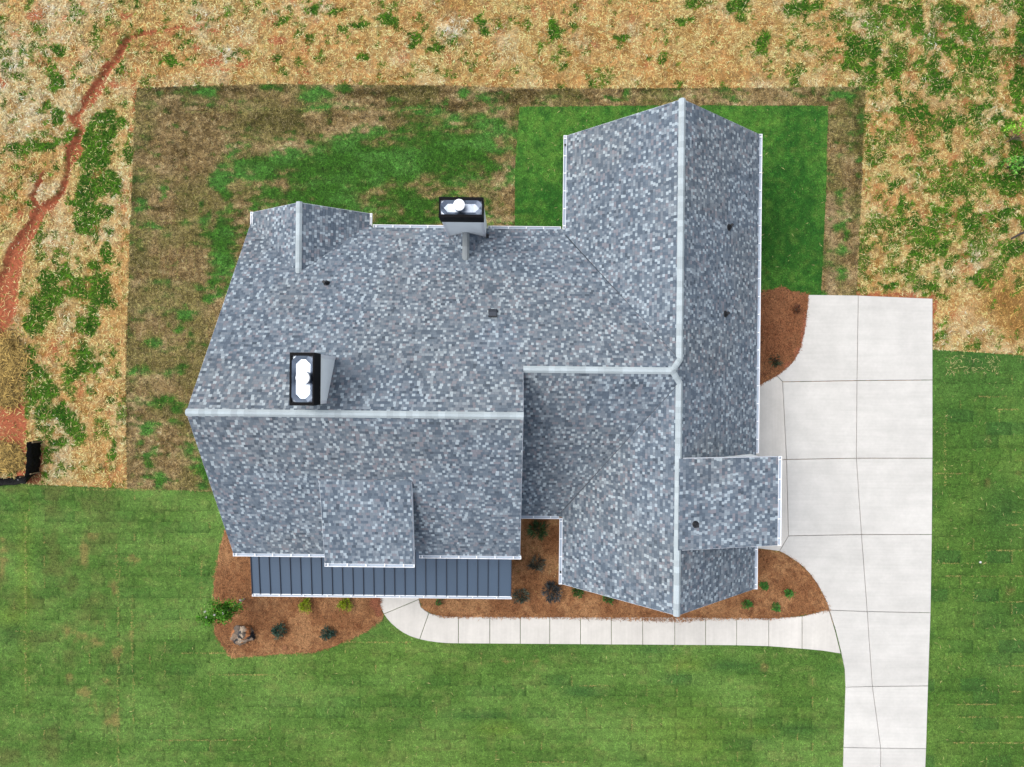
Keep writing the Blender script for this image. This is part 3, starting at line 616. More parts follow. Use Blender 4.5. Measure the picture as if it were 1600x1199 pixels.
# gutters: open channel along an eave, brackets across it
def gutter(axis, c, out, a0, a1, z, w_=.13, step=.66, first=None):
    """axis 'x': runs along x at ys=c (outer edge), out=+1/-1 direction of outer side"""
    b = MB(); h = .1; t = .012; top_ = z + .012
    def bx(u0, u1, v0, v1, z0, z1):
        if axis == 'x': b.box((min(u0, u1), min(-v0, -v1), z0), (max(u0, u1), max(-v0, -v1), z1))
        else: b.box((min(v0, v1), min(-u0, -u1), z0), (max(v0, v1), max(-u0, -u1), z1))
    inn = c - out * w_
    bx(a0, a1, c - out * .018, c, top_ - h, top_)                       # outer lip
    bx(a0, a1, inn, inn + out * .028, top_ - h - .03, top_ - .004)      # back edge
    bx(a0, a0 + .02, c - out * .001, inn, top_ - h, top_ - .006); bx(a1 - .02, a1, c - out * .001, inn, top_ - h, top_ - .006)
    o = b.build('gutter', M_white, house)
    b2 = MB(); b = b2
    bx(a0 + .02, a1 - .02, inn + out * .028, c - out * .018, top_ - h + .02, top_ - h + .03)
    b2.build('gutter_channel', M_channel, o)
    n = max(1, int((a1 - a0) / step)); u = a0 + .1
    while u < a1 - .05:
        b = MB(); bx(u, u + .035, c - out * .002, inn + out * .002, top_ - .008, top_ + .006); b.build('gutter_bracket', M_white, o); u += step + random.uniform(-.02, .02)
    return o
gutter('x', -6.0, -1, -5.36, -2.52, zback(0, -5.95)); gutter('x', -6.0, -1, -.98, 1.80, zback(0, -5.95))
gutter('x', 6.37, 1, XL - .02, DX0 - .0, zfront(0, 6.27)); gutter('x', 6.37, 1, DX1 + .0, XR + .05, zfront(0, 6.27))
gutter('x', DY1, 1, DX0 - .02, DX1 + .02, zdor(0, DY1 - .1))
gutter('x', CE, 1, .1, XWL + .0, zconn(0, CE - .1))
gutter('y', XWL, -1, YN - .02, yv_n - .1, zwl(XWL + .1, 0)); gutter('y', XWL, -1, yv_s + .15, YS + .02, zwl(XWL + .1, 0))
gutter('y', XWR, 1, YN - .02, WY0 + .1, zwr(XWR - .1, 0)); gutter('y', XWR, 1, WY1 - .1, YS + .02, zwr(XWR - .1, 0))
gutter('y', 9.21, 1, WY0 - .03, WY1 + .02, zwd(9.1, 0))
gutter('y', XL - .02, -1, YG - .02, YE + .25, zgl(XL + .06, 0), .085); gutter('y', -5.41, 1, YG - .02, YE + .1, zgr(-5.47, 0), .085)
# downspouts
for (x, y, z) in ((XL + .2, 6.25, 4.0), (9.12, 7.3, 3.3), (-.1, 6.25, 4.0), (2.15, -9.1, 2.9), (8.85, -9.1, 3.2)):
    b = MB(); yy = -y + (.28 if y > 0 else -.28); b.box((x - .04, yy - .04, .1), (x + .04, yy + .04, z - .12)); b.build('downspout', M_white, house)
for px, py, zf in ((882.5, 227, zwl), (873.5, 893, zwl)):
    p = hit(px, py, zf); MB().cyl((XWL + .06, p.y, zwl(XWL + .1, 0) - .06), (XWL + .06, p.y, zwl(XWL + .1, 0) + .02), .035, .035, 10).build('gutter_outlet', M_rubber, house)

# ridge caps: overlapping bent shingles along a line
def ridge(parent, p0, p1, dropL, dropR, half=.112, step=.2, m=M_cap):
    p0, p1 = Vector(p0), Vector(p1); d = p1 - p0; L = d.length; d.normalize(); lat = Vector((-d.y, d.x, 0)).normalized()
    n = max(1, round(L / step)); st = L / n; me = bpy.data.meshes.new('ridge_cap')
    V = []
    for s_, lift in ((-.02, .026), (st + .004, .031)):
        for (o_, dz) in ((-half, -dropR * half), (-half * .35, -dropR * half * .14), (half * .35, -dropL * half * .14), (half, -dropL * half)):
            V.append(d * s_ + lat * o_ + Vector((0, 0, dz + lift)))
    V += [v - Vector((0, 0, .006)) for v in V[4:8]] + [v - Vector((0, 0, .012)) for v in V[0:4]]
    Fc = [(0,4,5,1),(1,5,6,2),(2,6,7,3),(4,8,9,5),(5,9,10,6),(6,10,11,7),(0,12,8,4),(3,7,11,15),(0,1,13,12),(1,2,14,13),(2,3,15,14)]
    me.from_pydata([tuple(v) for v in V], [], Fc); me.materials.append(m)
    for i in range(n):
        o = bpy.data.objects.new('ridge_cap', me); C.objects.link(o); o.parent = parent; o.location = p0 + d * (st * i)
ridge(DECKS['main_front'], (XR, -YR, ZR + .01), (XL - .02, -YR, ZR + .01), SF, SB)
ridge(DECKS['connector_front'], (XR + .03, -Y2, Z2 + .01), (XH - .02, -Y2, Z2 + .012), SB, SC)
ridge(DECKS['wing_right'], (XW, -YN + .02, ZW + .01), (XW, -YV1 + .0, ZW + .01), SRt, SL)
ridge(DECKS['wing_right'], (XW, -YS - .02, ZW + .01), (XW, -YV2 - .0, ZW + .01), SL, SRt)
ridge(DECKS['wing_right'], (XW + .01, -YV1 + .03, ZW + .015), (XH, -Y2, Z2 + .03), .5, .5, .1, .15)
ridge(DECKS['wing_right'], (XW + .01, -YV2 - .03, ZW + .015), (XH, -Y2, Z2 + .03), .5, .5, .1, .15)
ridge(DECKS['gable_right'], (XG, -YG + .02, ZG + .01), (XG, -YVg + .0, ZG + .01), SG, SG)
# valley lines (thin dark metal strip)
def strip(p0, p1, w_=.03, m=M_underlay, parent=house, name='valley_flashing'):
    p0, p1 = Vector(p0), Vector(p1); d = (p1 - p0).normalized(); l = Vector((-d.y, d.x, 0)).normalized() * w_ * .5; u = Vector((0, 0, .012))
    V = [p0 - l, p0 + l, p1 + l, p1 - l]; V = V + [v + u for v in V]
    return new_mesh(name, V, [(0,3,2,1),(4,5,6,7),(0,1,5,4),(1,2,6,5),(2,3,7,6),(3,0,4,7)], m, parent=parent)
strip((1.80, 5.9, zback(0, -5.9) + .01), (XW, -YV1, ZW + .01)); strip((1.84, -4.93, zconn(0, 4.93) + .01), (XW, -YV2, ZW + .01))

# metal porch roof
PX0, PX1, PY1 = -9.83, .05, 8.24; PY0 = 5.95
zp = lambda y: 2.78 + .15 * (PY1 - y)
porch = empty('porch_roof', (0, 0, 0), house)
npan = 25; pw = (PX1 - PX0) / npan
off0 = .30 - pw
edges = [PX0] + [PX0 + .30 + pw * i for i in range(npan)]; edges = [e for e in edges if e < PX1 - .1] + [PX1]
for a, b_ in zip(edges[:-1], edges[1:]):
    V = [(a + .012, -PY0, zp(PY0)), (b_ - .012, -PY0, zp(PY0)), (b_ - .012, -PY1 + .1, zp(PY1 - .1)), (a + .012, -PY1 + .1, zp(PY1 - .1))]
    V += [(x, y, z - .03) for x, y, z in V]
    new_mesh('metal_panel', V, [(3,2,1,0),(4,5,6,7),(0,1,5,4),(1,2,6,5),(2,3,7,6),(3,0,4,7)], M_standing, parent=porch)
for e in edges:
    V = []
    for y in (PY0, PY1 - .09):
        V += [(e - .011, -y, zp(y) - .03), (e + .011, -y, zp(y) - .03), (e + .011, -y, zp(y) + .04), (e - .011, -y, zp(y) + .04)]
    new_mesh('seam_rib', V, [(0,1,2,3),(7,6,5,4),(0,4,5,1),(1,5,6,2),(2,6,7,3),(3,7,4,0)], M_seam, parent=porch)
g = gutter('x', PY1, 1, PX0 - .02, PX1 + .02, zp(PY1 - .05), .105, .93)
MB().box((PX0 + .3, -PY1 + .12, .0), (PX1 - .3, -PY0, .12)).build('porch_floor', M_walk, house)
MB().box((PX0 + .15, -PY1 + .18, 2.35), (PX1 - .15, -PY1 + .36, 2.70)).build('porch_beam', M_fascia, house)
for i in range(5):
    x = PX0 + .35 + i * (PX1 - PX0 - .7) / 4; MB().box((x - .09, -PY1 + .18, .12), (x + .09, -PY1 + .36, 2.36)).build('porch_post', M_fascia, house)
# doors and windows (only seen from the side)
def window(x, y, z, w_, h, axis, s):
    f = MB(); gl = MB()
    if axis == 'y': f.box((x - w_/2, min(y, y + s*.05), z), (x + w_/2, max(y, y + s*.05), z + h)); gl.box((x - w_/2 + .07, min(y, y + s*.06), z + .07), (x + w_/2 - .07, max(y, y + s*.06), z + h - .07))
    else: f.box((min(x, x + s*.05), y - w_/2, z), (max(x, x + s*.05), y + w_/2, z + h)); gl.box((min(x, x + s*.06), y - w_/2 + .07, z + .07), (max(x, x + s*.06), y + w_/2 - .07, z + h - .07))
    o = f.build('window', M_fascia, house); gl.build('pane', M_glass, o)
for x in (-8.2, -5.9, -1.3): window(x, -my1, .9, 1.0, 1.5, 'y', -1)
window(-4.9, -my1 - .01, 4.35, 1.4, .7, 'y', -1)
for y in (-3, 0, 3): window(mx0, y, .9, 1.0, 1.4, 'x', -1)
for x in (-8.5, -4.3, .6): window(x, -my0 + (.55 if x < -7 else 0) + .0, .9, 1.2, 1.2, 'y', 1)
window(5.5, -wy1, .9, 1.8, 1.5, 'y', -1); window(5.5, -wy0, .9, 1.8, 1.3, 'y', 1)
dr = MB().box((-3.9, -my1 - .06, .12), (-2.9, -my1, 2.25)).build('front_door', M_door, house)
MB().box((-3.05, -my1 - .1, 1.1), (-3.0, -my1 - .06, 1.25)).build('door_handle', M_dark, dr)
for y0 in (2.9, -1.2, -4.6):
    gd = MB().box((wx1, y0 - 1.4, .05), (wx1 + .05, y0 + 1.4, 2.3)).build('garage_door', M_fascia, house)
    for k in range(4): MB().box((wx1 + .05, y0 - 1.36, .1 + k * .55), (wx1 + .065, y0 + 1.36, .58 + k * .55)).build('door_panel', M_siding, gd)

# chimneys: sided body, black shroud, silver pan and flue
def chimney(x0, x1, y0, y1, zb, ztop, sh, flue, base_fn, label):
    """plan box in (x, ys)"""
    bx = MB(); i = .0
    zs = [base_fn(x, y) for x, y in ((x0, y0), (x1, y0), (x1, y1), (x0, y1))]
    zbot = [min(z, zb) - .3 for z in zs] if zb is None else [zb] * 4
    P = [(x0, -y0), (x1, -y0), (x1, -y1), (x0, -y1)]
    V = [(p[0], p[1], z) for p, z in zip(P, zbot)] + [(p[0], p[1], ztop - sh + .02) for p in P]
    bx.add(V, [(0,1,2,3),(7,6,5,4),(0,4,5,1),(1,5,6,2),(2,6,7,3),(3,7,4,0)])
    body = bx.build('chimney', M_siding, house); body['label'] = label
    t = .035
    for (px_, py_) in P:      # corner trim boards
        sx = 1 if px_ > (x0 + x1) / 2 else -1; sy = 1 if py_ > -(y0 + y1) / 2 else -1
        z0 = min(zbot)
        MB().box((min(px_ + sx * .012, px_ - sx * .09), min(py_ + sy * .012, py_ - sy * .09), z0), (max(px_ + sx * .012, px_ - sx * .09), max(py_ + sy * .012, py_ - sy * .09), ztop - sh + .01)).build('corner_board', M_white, body)
    k = 0
    for zz in np.arange(min(zbot) + .1, ztop - sh - .05, .16):   # lap siding boards
        MB().box((x0 - .006, -y1 - .006, zz), (x1 + .006, -y0 + .006, zz + .145)).build('siding_board', M_siding, body)
    o_ = .035; X0, X1, Y0, Y1 = x0 - o_, x1 + o_, -y1 - o_, -y0 + o_; zt, z0 = ztop, ztop - sh
    s = MB(); th = .095
    s.box((X0, Y0, z0), (X1, Y0 + th, zt)); s.box((X0, Y1 - th, z0), (X1, Y1, zt)); s.box((X0, Y0 + th, z0 + .001), (X0 + th * .5, Y1 - th, zt - .001)); s.box((X1 - th * .5, Y0 + th, z0 + .001), (X1, Y1 - th, zt - .001))
    s.build('chimney_shroud', M_dark, body)
    MB().box((X0 + .01, Y0 + .01, z0 - .03), (X1 - .01, Y1 - .01, z0 - .004)).build('shroud_flashing', M_white, body)
    a, b_, c_, d_ = X0 + th * .5, X1 - th * .5, Y0 + th, Y1 - th; ins = .1; hz = zt - .05; lz = zt - .14; cc = .14
    oct_ = [(a + ins + cc, c_ + ins), (b_ - ins - cc, c_ + ins), (b_ - ins, c_ + ins + cc), (b_ - ins, d_ - ins - cc), (b_ - ins - cc, d_ - ins), (a + ins + cc, d_ - ins), (a + ins, d_ - ins - cc), (a + ins, c_ + ins + cc)]
    rim = [(a + cc, c_), (b_ - cc, c_), (b_, c_ + cc), (b_, d_ - cc), (b_ - cc, d_), (a + cc, d_), (a, d_ - cc), (a, c_ + cc)]
    V = [(x, y, hz) for x, y in rim] + [(x, y, lz) for x, y in oct_] + [(a, c_, hz - .03), (b_, c_, hz - .03), (b_, d_, hz - .03), (a, d_, hz - .03)]
    Fc = [(i_, (i_ + 1) % 8, 8 + (i_ + 1) % 8, 8 + i_) for i_ in range(8)] + [tuple(range(8, 16)), (7, 16, 0), (1, 17, 2), (3, 18, 4), (5, 19, 6)]
    new_mesh('chimney_pan', V, Fc, M_chrome, parent=body)
    fx, fy, fr, fh = flue
    f = MB().cyl((fx, -fy, lz), (fx, -fy, lz + fh), fr * .92, fr * .92, 28)
    f.build('flue_pipe', M_flue, body, True)
    n_ = 28; V = []; Fc = []
    for kx, (rr, zz) in enumerate(((fr, 0), (fr, .03), (fr * .75, .05), (fr * .4, .062))):
        for q in range(n_): V.append((fx + rr * math.cos(2 * math.pi * q / n_), -fy + rr * math.sin(2 * math.pi * q / n_), lz + fh + zz))
    for kx in range(3): Fc += [(kx * n_ + q, kx * n_ + (q + 1) % n_, (kx + 1) * n_ + (q + 1) % n_, (kx + 1) * n_ + q) for q in range(n_)]
    Fc.append(tuple(range(3 * n_, 4 * n_))); Fc.append(tuple(range(n_ - 1, -1, -1)))
    new_mesh('flue_cap', V, Fc, M_white, parent=body)
    return body
chimney(-6.42, -5.78, -.80, .67, 7.0 - .9, 9.28, .72, (-6.02, -.10, .20, .30), zback, 'tall chimney with black shroud near the main ridge')
c2 = chimney(-2.45, -1.045, -6.12, -5.52, 0.0, 6.40, .72, (-1.80, -5.85, .19, .30), zback, 'chimney with black shroud at the back eave')
# cricket behind the back chimney
zc = 3.95; yk = YR - (ZR - zc) / SB; cx = -1.745
crk = MB(); z_l = zback(0, -5.5) + .02
V = [(cx, 5.5, zc), (cx, -yk, zc), (-2.42, 5.5, z_l), (-1.07, 5.5, z_l)]
cr = crk.add(V, [(0,1,3),(0,2,1)]).build('roof', mat('cricket_shingle', alb(118,128,142), .9, noise=[(30,.2,2),(6,.1,2)]), house); cr['label'] = 'small saddle roof behind the back chimney'
kk = (zc - z_l) / .675
shingle_face('cricket_l', lambda x, y: zc - kk * (cx - x), '-x', [[(cx, -5.5), (cx, yk), (-2.42, -5.5)]], cr)
shingle_face('cricket_r', lambda x, y: zc - kk * (x - cx), '+x', [[(cx, -5.5), (cx, yk), (-1.07, -5.5)]], cr)
ridge(cr, (cx, 5.5, zc + .01), (cx, -yk + .0, zc + .01), .7, .7, .13, .26, mat('grey_cap', alb(150,158,162), .9, objvar=.1))
z1c = 7.9; cr2 = MB().add([(-6.1, -.67, 7.75), (-6.1, -YR + .1, 7.80), (-6.4, -.67, 7.62), (-5.8, -.67, 7.62)], [(0,1,3),(0,2,1)]).build('roof', M_underlay, house); cr2['label'] = 'tiny saddle roof under the tall chimney'
b = MB().cyl((-1.03, 5.53, 3.2), (-.93, 5.53, 3.2), .1, .08, 12); b.box((-1.02, 5.45, 3.05), (-.98, 5.61, 3.35)); b.build('wall_vent', M_rubber, house)

# roof vents
def pipe_vent(px, py, zf, h=.38, rr=.045):
    p = hit(px, py, zf); n = Vector((0, 0, 1)); e = .4
    nx_ = zf(p.x - e, -p.y) - zf(p.x + e, -p.y); ny_ = -(zf(p.x, -p.y + e) - zf(p.x, -p.y - e)) * -1
    nrm = Vector((nx_, ny_, 2 * e)).normalized()
    b = MB().cyl(p - nrm * .0, p + nrm * .03, .125, .11, 18).cyl(p + nrm * .02, p + nrm * .1, .1, .055, 18)
    o = b.build('vent_boot', M_rubber, house, True)
    MB().cyl(p, p + Vector((0, 0, h)), rr, rr * .95, 12).cyl(p + Vector((0, 0, h - .05)), p + Vector((0, 0, h + .01)), rr * 1.2, rr * 1.15, 12).build('vent_pipe', M_rubber, o)
pipe_vent(510.5, 443, zback, .42); pipe_vent(1138.5, 355.5, zwr, .4); pipe_vent(1133, 491, zwr, .4); pipe_vent(1086.5, 819.5, zwd, .3)
p = hit(770, 489, zback)
def sl(dx, dy, dz): return (p.x + dx, p.y + dy, zback(0, -(p.y + dy)) + dz)
V = [sl(-.15,-.13,0), sl(.15,-.13,0), sl(.15,.13,0), sl(-.15,.13,0), sl(-.13,-.12,.10), sl(.13,-.12,.10), sl(.13,.13,.15), sl(-.13,.13,.15), sl(-.13,.02,.16), sl(.13,.02,.16)]
bv = new_mesh('box_vent', V, [(0,3,2,1),(0,1,5,4),(1,2,6,9,5),(2,3,7,6),(3,0,4,8,7),(4,5,9,8),(8,9,6,7)], mat('dark_grey_metal', alb(62,70,82), .45, metal=.3), parent=house)
MB().box((p.x - .155, p.y - .15, zback(0, -(p.y - .15)) + .0), (p.x + .155, p.y - .125, zback(0, -(p.y - .15)) + .12)).box((p.x - .155, p.y - .124, zback(0, -(p.y - .15)) - .1), (p.x - .132, p.y + .13, zback(0, -(p.y + .13)) + .12)).box((p.x + .132, p.y - .124, zback(0, -(p.y - .15)) - .1), (p.x + .155, p.y + .13, zback(0, -(p.y + .13)) + .12)).build('vent_flange', M_rubber, bv)

# ---------------------------------------------------------------- strands: straw, grass, needles
def strands(name, x, y, z, L, W, col, lift, ang=None, droop=None, label=None, tri=False):
    n = len(x); a = RNG.uniform(0, 2 * np.pi, n) if ang is None else ang
    dx, dy = np.cos(a), np.sin(a); px_, py_ = -dy, dx
    l2 = L / 2
    if tri:
        V = np.zeros((n, 3, 3)); V[:, 0] = np.stack([x - px_ * W / 2, y - py_ * W / 2, z], 1); V[:, 1] = np.stack([x + px_ * W / 2, y + py_ * W / 2, z], 1)
        V[:, 2] = np.stack([x + dx * L, y + dy * L, z + lift], 1); nv = 3
    else:
        V = np.zeros((n, 4, 3)); bend = RNG.uniform(-.25, .25, n) * L; nv = 4
        V[:, 0] = np.stack([x - dx * l2 - px_ * W / 2, y - dy * l2 - py_ * W / 2, z + lift * RNG.random(n)], 1)
        V[:, 1] = np.stack([x - px_ * W / 2 + px_ * bend * .3, y - py_ * W / 2 + py_ * bend * .3, z + lift], 1)
        V[:, 2] = np.stack([x + dx * l2 + px_ * bend * .3, y + dy * l2 + py_ * bend * .3, z + lift * RNG.random(n)], 1)
        V[:, 3] = np.stack([x + px_ * W * 1.0 + px_ * bend * .3, y + py_ * W * 1.0 + py_ * bend * .3, z + lift], 1)
    c = np.repeat(lin(col) / GAIN, nv, axis=0)
    o = fast_mesh(name, V.reshape(-1, 3), np.arange(n * nv), nv, M_strand, c)
    tag(o, label, kind='stuff'); return o
WORLDP = {k: poly_world(v) for k, v in dict(FRONT=FRONT, SIDE=SIDE, BACK=BACK, FRESH=FRESH, A=BED_A, B=BED_B, Cc=BED_C).items()}
DRIVEP = [(1160,612),(1187,602),(1213,587),(1226,577),(1240,563),(1250,543),(1256,515),(1260,485),(1262,460),(1340,461),(1457,466),(1457,547),(1456,835),(1454,957),(1447,1169),(1437,1420),(1311,1420),(1317,1167),(1320,1073),(1314,1022),(1296,953),(1284,926),(1268,900),(1246,878),(1217,861),(1187,857),(1160,857)]
WALKP = [(592,890),(655,890),(658,947),(672,957),(692,963),(1190,966),(1294,952),(1313,1021),(1252,1014),(1180,1008),(700,1005),(656,998.5),(630,988),(612,974),(600,959)]
def rnd(n, x0=-23, x1=23, y0=-17.3, y1=17.3): return RNG.uniform(x0, x1, n), RNG.uniform(y0, y1, n)
def hard(px, py): return inside(DRIVEP, px, py) | inside(WALKP, px, py)
HOUSEC = [(420,366),(905,366),(905,245),(1165,245),(1165,880),(905,880),(850,800),(790,850),(420,850)]
# straw
x, y = rnd(900000); px, py = to_px(x, y)
k = ~(inside(FRONT, px, py) | inside(SIDE, px, py) | inside(BACK, px, py) | hard(px, py)); x, y, px, py = x[k], y[k], px[k], py[k]
c, gr, cl = rough_color(px, py, True); k = RNG.random(len(x)) < (1 - .85 * cl) * (1 - .86 * gr) * np.clip(.2 + 1.5 * (fbm(px, py, 9, 1201, 3) - .2), .25, 1); x, y, px, py, c, gr = x[k], y[k], px[k], py[k], c[k], gr[k]
v = RNG.random(len(x)); q = fbm(px, py, 4.5, 1501, 3); c = np.clip(c * ((RNG.uniform(.62, 1.16, len(x)) * (.60 + .84 * q))[:, None]) * np.where((v > .9)[:, None], [1.08, 1.06, 1.0], [1, .985, .95]), 20, 255)
strands('straw', x, y, height(x, y) + .012, RNG.uniform(.08, .23, len(x)), RNG.uniform(.008, .016, len(x)), c, RNG.uniform(.0, .05, len(x)), label='loose straw strewn over the rough ground')
# straw piles by the silt fence and gully
px = np.concatenate([RNG.normal(12, 13, 4500), RNG.normal(8, 15, 3000), RNG.normal(14, 8, 900)]); py = np.concatenate([RNG.normal(565, 18, 4500), RNG.normal(718, 11, 3000), RNG.normal(620, 8, 900)])
k = ~((px > 38) & (py > 680)) & (py < 736); px, py = px[k], py[k]
gx, gy = G(px, py); hz = .12 * np.exp(-((px - 12) / 18) ** 2)
c = np.array([196, 165, 95]) * RNG.uniform(.45, 1.2, len(px))[:, None]
strands('straw', np.asarray(gx), np.asarray(gy), height(np.asarray(gx), np.asarray(gy)) + hz * RNG.random(len(px)) + .02, RNG.uniform(.2, .5, len(px)), RNG.uniform(.012, .025, len(px)), np.clip(c, 15, 235), RNG.uniform(0, .06, len(px)), label='matted yellow straw clumps beside the silt fence and gully')
# weeds and grass in the rough
x, y = rnd(700000); px, py = to_px(x, y)
k = ~(inside(FRONT, px, py) | inside(SIDE, px, py) | inside(BACK, px, py) | hard(px, py)); x, y, px, py = x[k], y[k], px[k], py[k]
gr, cl, pa, dk, gu = rough_masks(px, py); k = RNG.random(len(x)) < np.clip(gr * 1.0 + .015, 0, 1); x, y, px, py, gr = x[k], y[k], px[k], py[k], gr[k]
t = fbm(px, py, 12, 801, 3); c = mixc((48,112,14), (98,158,32), ss(.35, .65, t)) * RNG.uniform(.5, 1.2, len(x))[:, None]
c = np.where((RNG.random(len(x)) > .93)[:, None], [150, 180, 80], c)
strands('grass', x, y, height(x, y), RNG.uniform(.06, .17, len(x)), RNG.uniform(.018, .036, len(x)), np.clip(c, 12, 235), RNG.uniform(.02, .12, len(x)), tri=True, label='green weeds and grass tufts growing through the straw')
# dormant back sod
x, y = rnd(620000, -17, 15.2, 3.0-8, 13.0); px, py = to_px(x, y)
k = inside(BACK, px, py) & ~inside(FRESH, px, py) & ~inside(HOUSEC, px, py); x, y, px, py = x[k], y[k], px[k], py[k]
q = fbm(px, py, 3.2, 1301, 2); c = back_color(px, py) * (RNG.uniform(.5, 1.3, len(x)) * (.62 + .8 * q))[:, None]; isg = c[:, 1] > c[:, 0]; c = np.where(((RNG.random(len(x)) > .90) & ~isg)[:, None], c * .35 + np.array([222, 200, 152]) * .65, c)
strands('grass', x, y, np.full(len(x), .006), RNG.uniform(.05, .15, len(x)), RNG.uniform(.014, .03, len(x)), np.clip(c, 12, 235), RNG.uniform(.01, .05, len(x)), tri=True, label='short dormant grass of the back lawn, brown with green patches')
def turf(n, box, P, colf, z0, L, label, var=(.62, 1.32)):
    x, y = rnd(n, *box); px, py = to_px(x, y)
    k = inside(P, px, py) & ~hard(px, py) & ~inside(BED_A, px, py) & ~inside(BED_B, px, py) & ~inside(BED_C, px, py) & ~inside(HOUSEC, px, py); x, y, px, py = x[k], y[k], px[k], py[k]
    q = fbm(px, py, 4.0, 1401, 3); c = colf(px, py) * (RNG.uniform(*var, len(x)) * (.7 + .6 * q))[:, None]; c = np.where((RNG.random(len(x)) > .985)[:, None], c * .5 + np.array([190, 190, 120]) * .5, c)
    strands('grass', x, y, np.full(len(x), z0), RNG.uniform(L * .6, L * 1.7, len(x)), RNG.uniform(.012, .026, len(x)), np.clip(c, 10, 235), RNG.uniform(.008, .03, len(x)), tri=True, label=label)
turf(400000, (-22.5, 15, -17.2, -3.5), FRONT, front_color, .022, .06, 'mown green grass of the front lawn')
turf(95000, (17, 22.8, -17.2, 2), SIDE, side_color, .022, .06, 'mown green grass of the lawn right of the driveway')
turf(150000, (0, 13.6, 2.5, 12.2), FRESH, fresh_color, .037, .06, 'dark green grass of the fresh sod behind the garage wing')
# sod seams: dead blades along the joints of the laid pieces
sx_, sy_ = [], []
for P, w_, h_, (xa, xb, ya, yb) in ((FRONT, 47, 17, (-10, 1330, 755, 1199)), (SIDE, 40, 20, (1455, 1610, 548, 1199))):
    for r_ in range(int(ya // h_), int(yb // h_) + 1):
        if random.random() < .5:
            a = random.uniform(xa, xb); L = random.uniform(30, 160); n = int(L * 1.3); sx_.append(RNG.uniform(a, a + L, n)); sy_.append(np.full(n, r_ * h_) + RNG.normal(0, .5, n))
        for c_ in range(int(xa // w_), int(xb // w_) + 1):
            if random.random() < .13:
                n = 16; X = c_ * w_ - (r_ % 2) * w_ * .5; sx_.append(np.full(n, X) + RNG.normal(0, .5, n)); sy_.append(RNG.uniform(r_ * h_, (r_ + 1) * h_, n))
for (X, ya, yb) in ((181, 850, 900), (184, 900, 1199), (206, 930, 1050), (208, 1050, 1130), (314, 870, 960), (40, 800, 1080), (1474, 640, 760)):
    n = int((yb - ya) * 1.2); sx_.append(X + RNG.normal(0, .8, n) + (RNG.random(n)) * 3); sy_.append(RNG.uniform(ya, yb, n))
for (Y, xa, xb) in ((172, 320, 700), (176, 290, 420), (346, 200, 300), (527, 200, 320)):
    n = int((xb - xa) * 1.2); sy_.append(Y + RNG.normal(0, .8, n)); sx_.append(RNG.uniform(xa, xb, n))
for X in (212, 224, 236, 250, 263, 278, 292, 305, 324):
    n = 160; sx_.append(X + RNG.normal(0, .5, n)); sy_.append(RNG.uniform(330 if X < 300 else 300, 640, n))
px = np.concatenate(sx_); py = np.concatenate(sy_); k = (inside(FRONT, px, py) | inside(SIDE, px, py) | inside(BACK, px, py)) & ~hard(px, py) & ~inside(BED_A, px, py) & ~inside(BED_B, px, py) & (RNG.random(len(px)) < .35 + .65 * (fbm(px, py, 14, 855, 2) > .5)); px, py = px[k], py[k]
gx, gy = G(px, py); c = np.array([176, 170, 100]) * RNG.uniform(.7, 1.2, len(px))[:, None]
strands('grass', np.asarray(gx), np.asarray(gy), np.full(len(px), .045), RNG.uniform(.05, .13, len(px)), RNG.uniform(.006, .012, len(px)), np.clip(c, 20, 230), RNG.uniform(.0, .02, len(px)), label='dead yellow blades along the seams of the laid sod')
# loose straw bits dropped on the green lawns
px = np.concatenate([RNG.uniform(815, 1285, 160), RNG.uniform(1460, 1600, 160), RNG.uniform(0, 1310, 200), RNG.uniform(1475, 1560, 120)]); py = np.concatenate([RNG.uniform(170, 450, 160), RNG.uniform(560, 1199, 160), RNG.uniform(1010, 1199, 200), RNG.uniform(555, 585, 120)])
gx, gy = G(px, py); c = np.array([214, 206, 140]) * RNG.uniform(.75, 1.1, len(px))[:, None]
strands('straw', np.asarray(gx), np.asarray(gy), np.full(len(px), .065), RNG.uniform(.08, .24, len(px)), RNG.uniform(.008, .014, len(px)), c, RNG.uniform(0, .02, len(px)), label='single straws dropped on the green lawns')
# pine needles
xs_, ys_ = [], []
for P, n in ((BED_A, 60000), (BED_B, 90000), (BED_C, 34000)):
    W_ = np.array(poly_world(P)); x0, y0 = W_.min(0) - .1; x1, y1 = W_.max(0) + .1
    x = RNG.uniform(x0, x1, n); y = RNG.uniform(y0, y1, n); qx, qy = to_px(x + RNG.normal(0, .035, n), y + RNG.normal(0, .035, n)); k = inside(P, qx, qy); xs_.append(x[k]); ys_.append(y[k])
x = np.concatenate(xs_); y = np.concatenate(ys_); px, py = to_px(x, y); k = ~(inside(HOUSEC, px, py)); x, y, px, py = x[k], y[k], px[k], py[k]
cb = bed_color(px, py); isclay = (cb[:, 1] < 92) & (cb[:, 0] > 165)
k = ~isclay | (RNG.random(len(x)) < .25); x, y, cb = x[k], y[k], cb[k]
c = cb * RNG.uniform(.6, 1.28, len(x))[:, None]; c = np.where((RNG.random(len(x)) > .93)[:, None], c * .6 + np.array([215, 165, 120]) * .4, c)
strands('pine_straw', x, y, np.full(len(x), .068), RNG.uniform(.08, .2, len(x)), RNG.uniform(.006, .013, len(x)), np.clip(c, 12, 235), RNG.uniform(0, .03, len(x)), label='brown pine straw mulch spread over the planting beds')

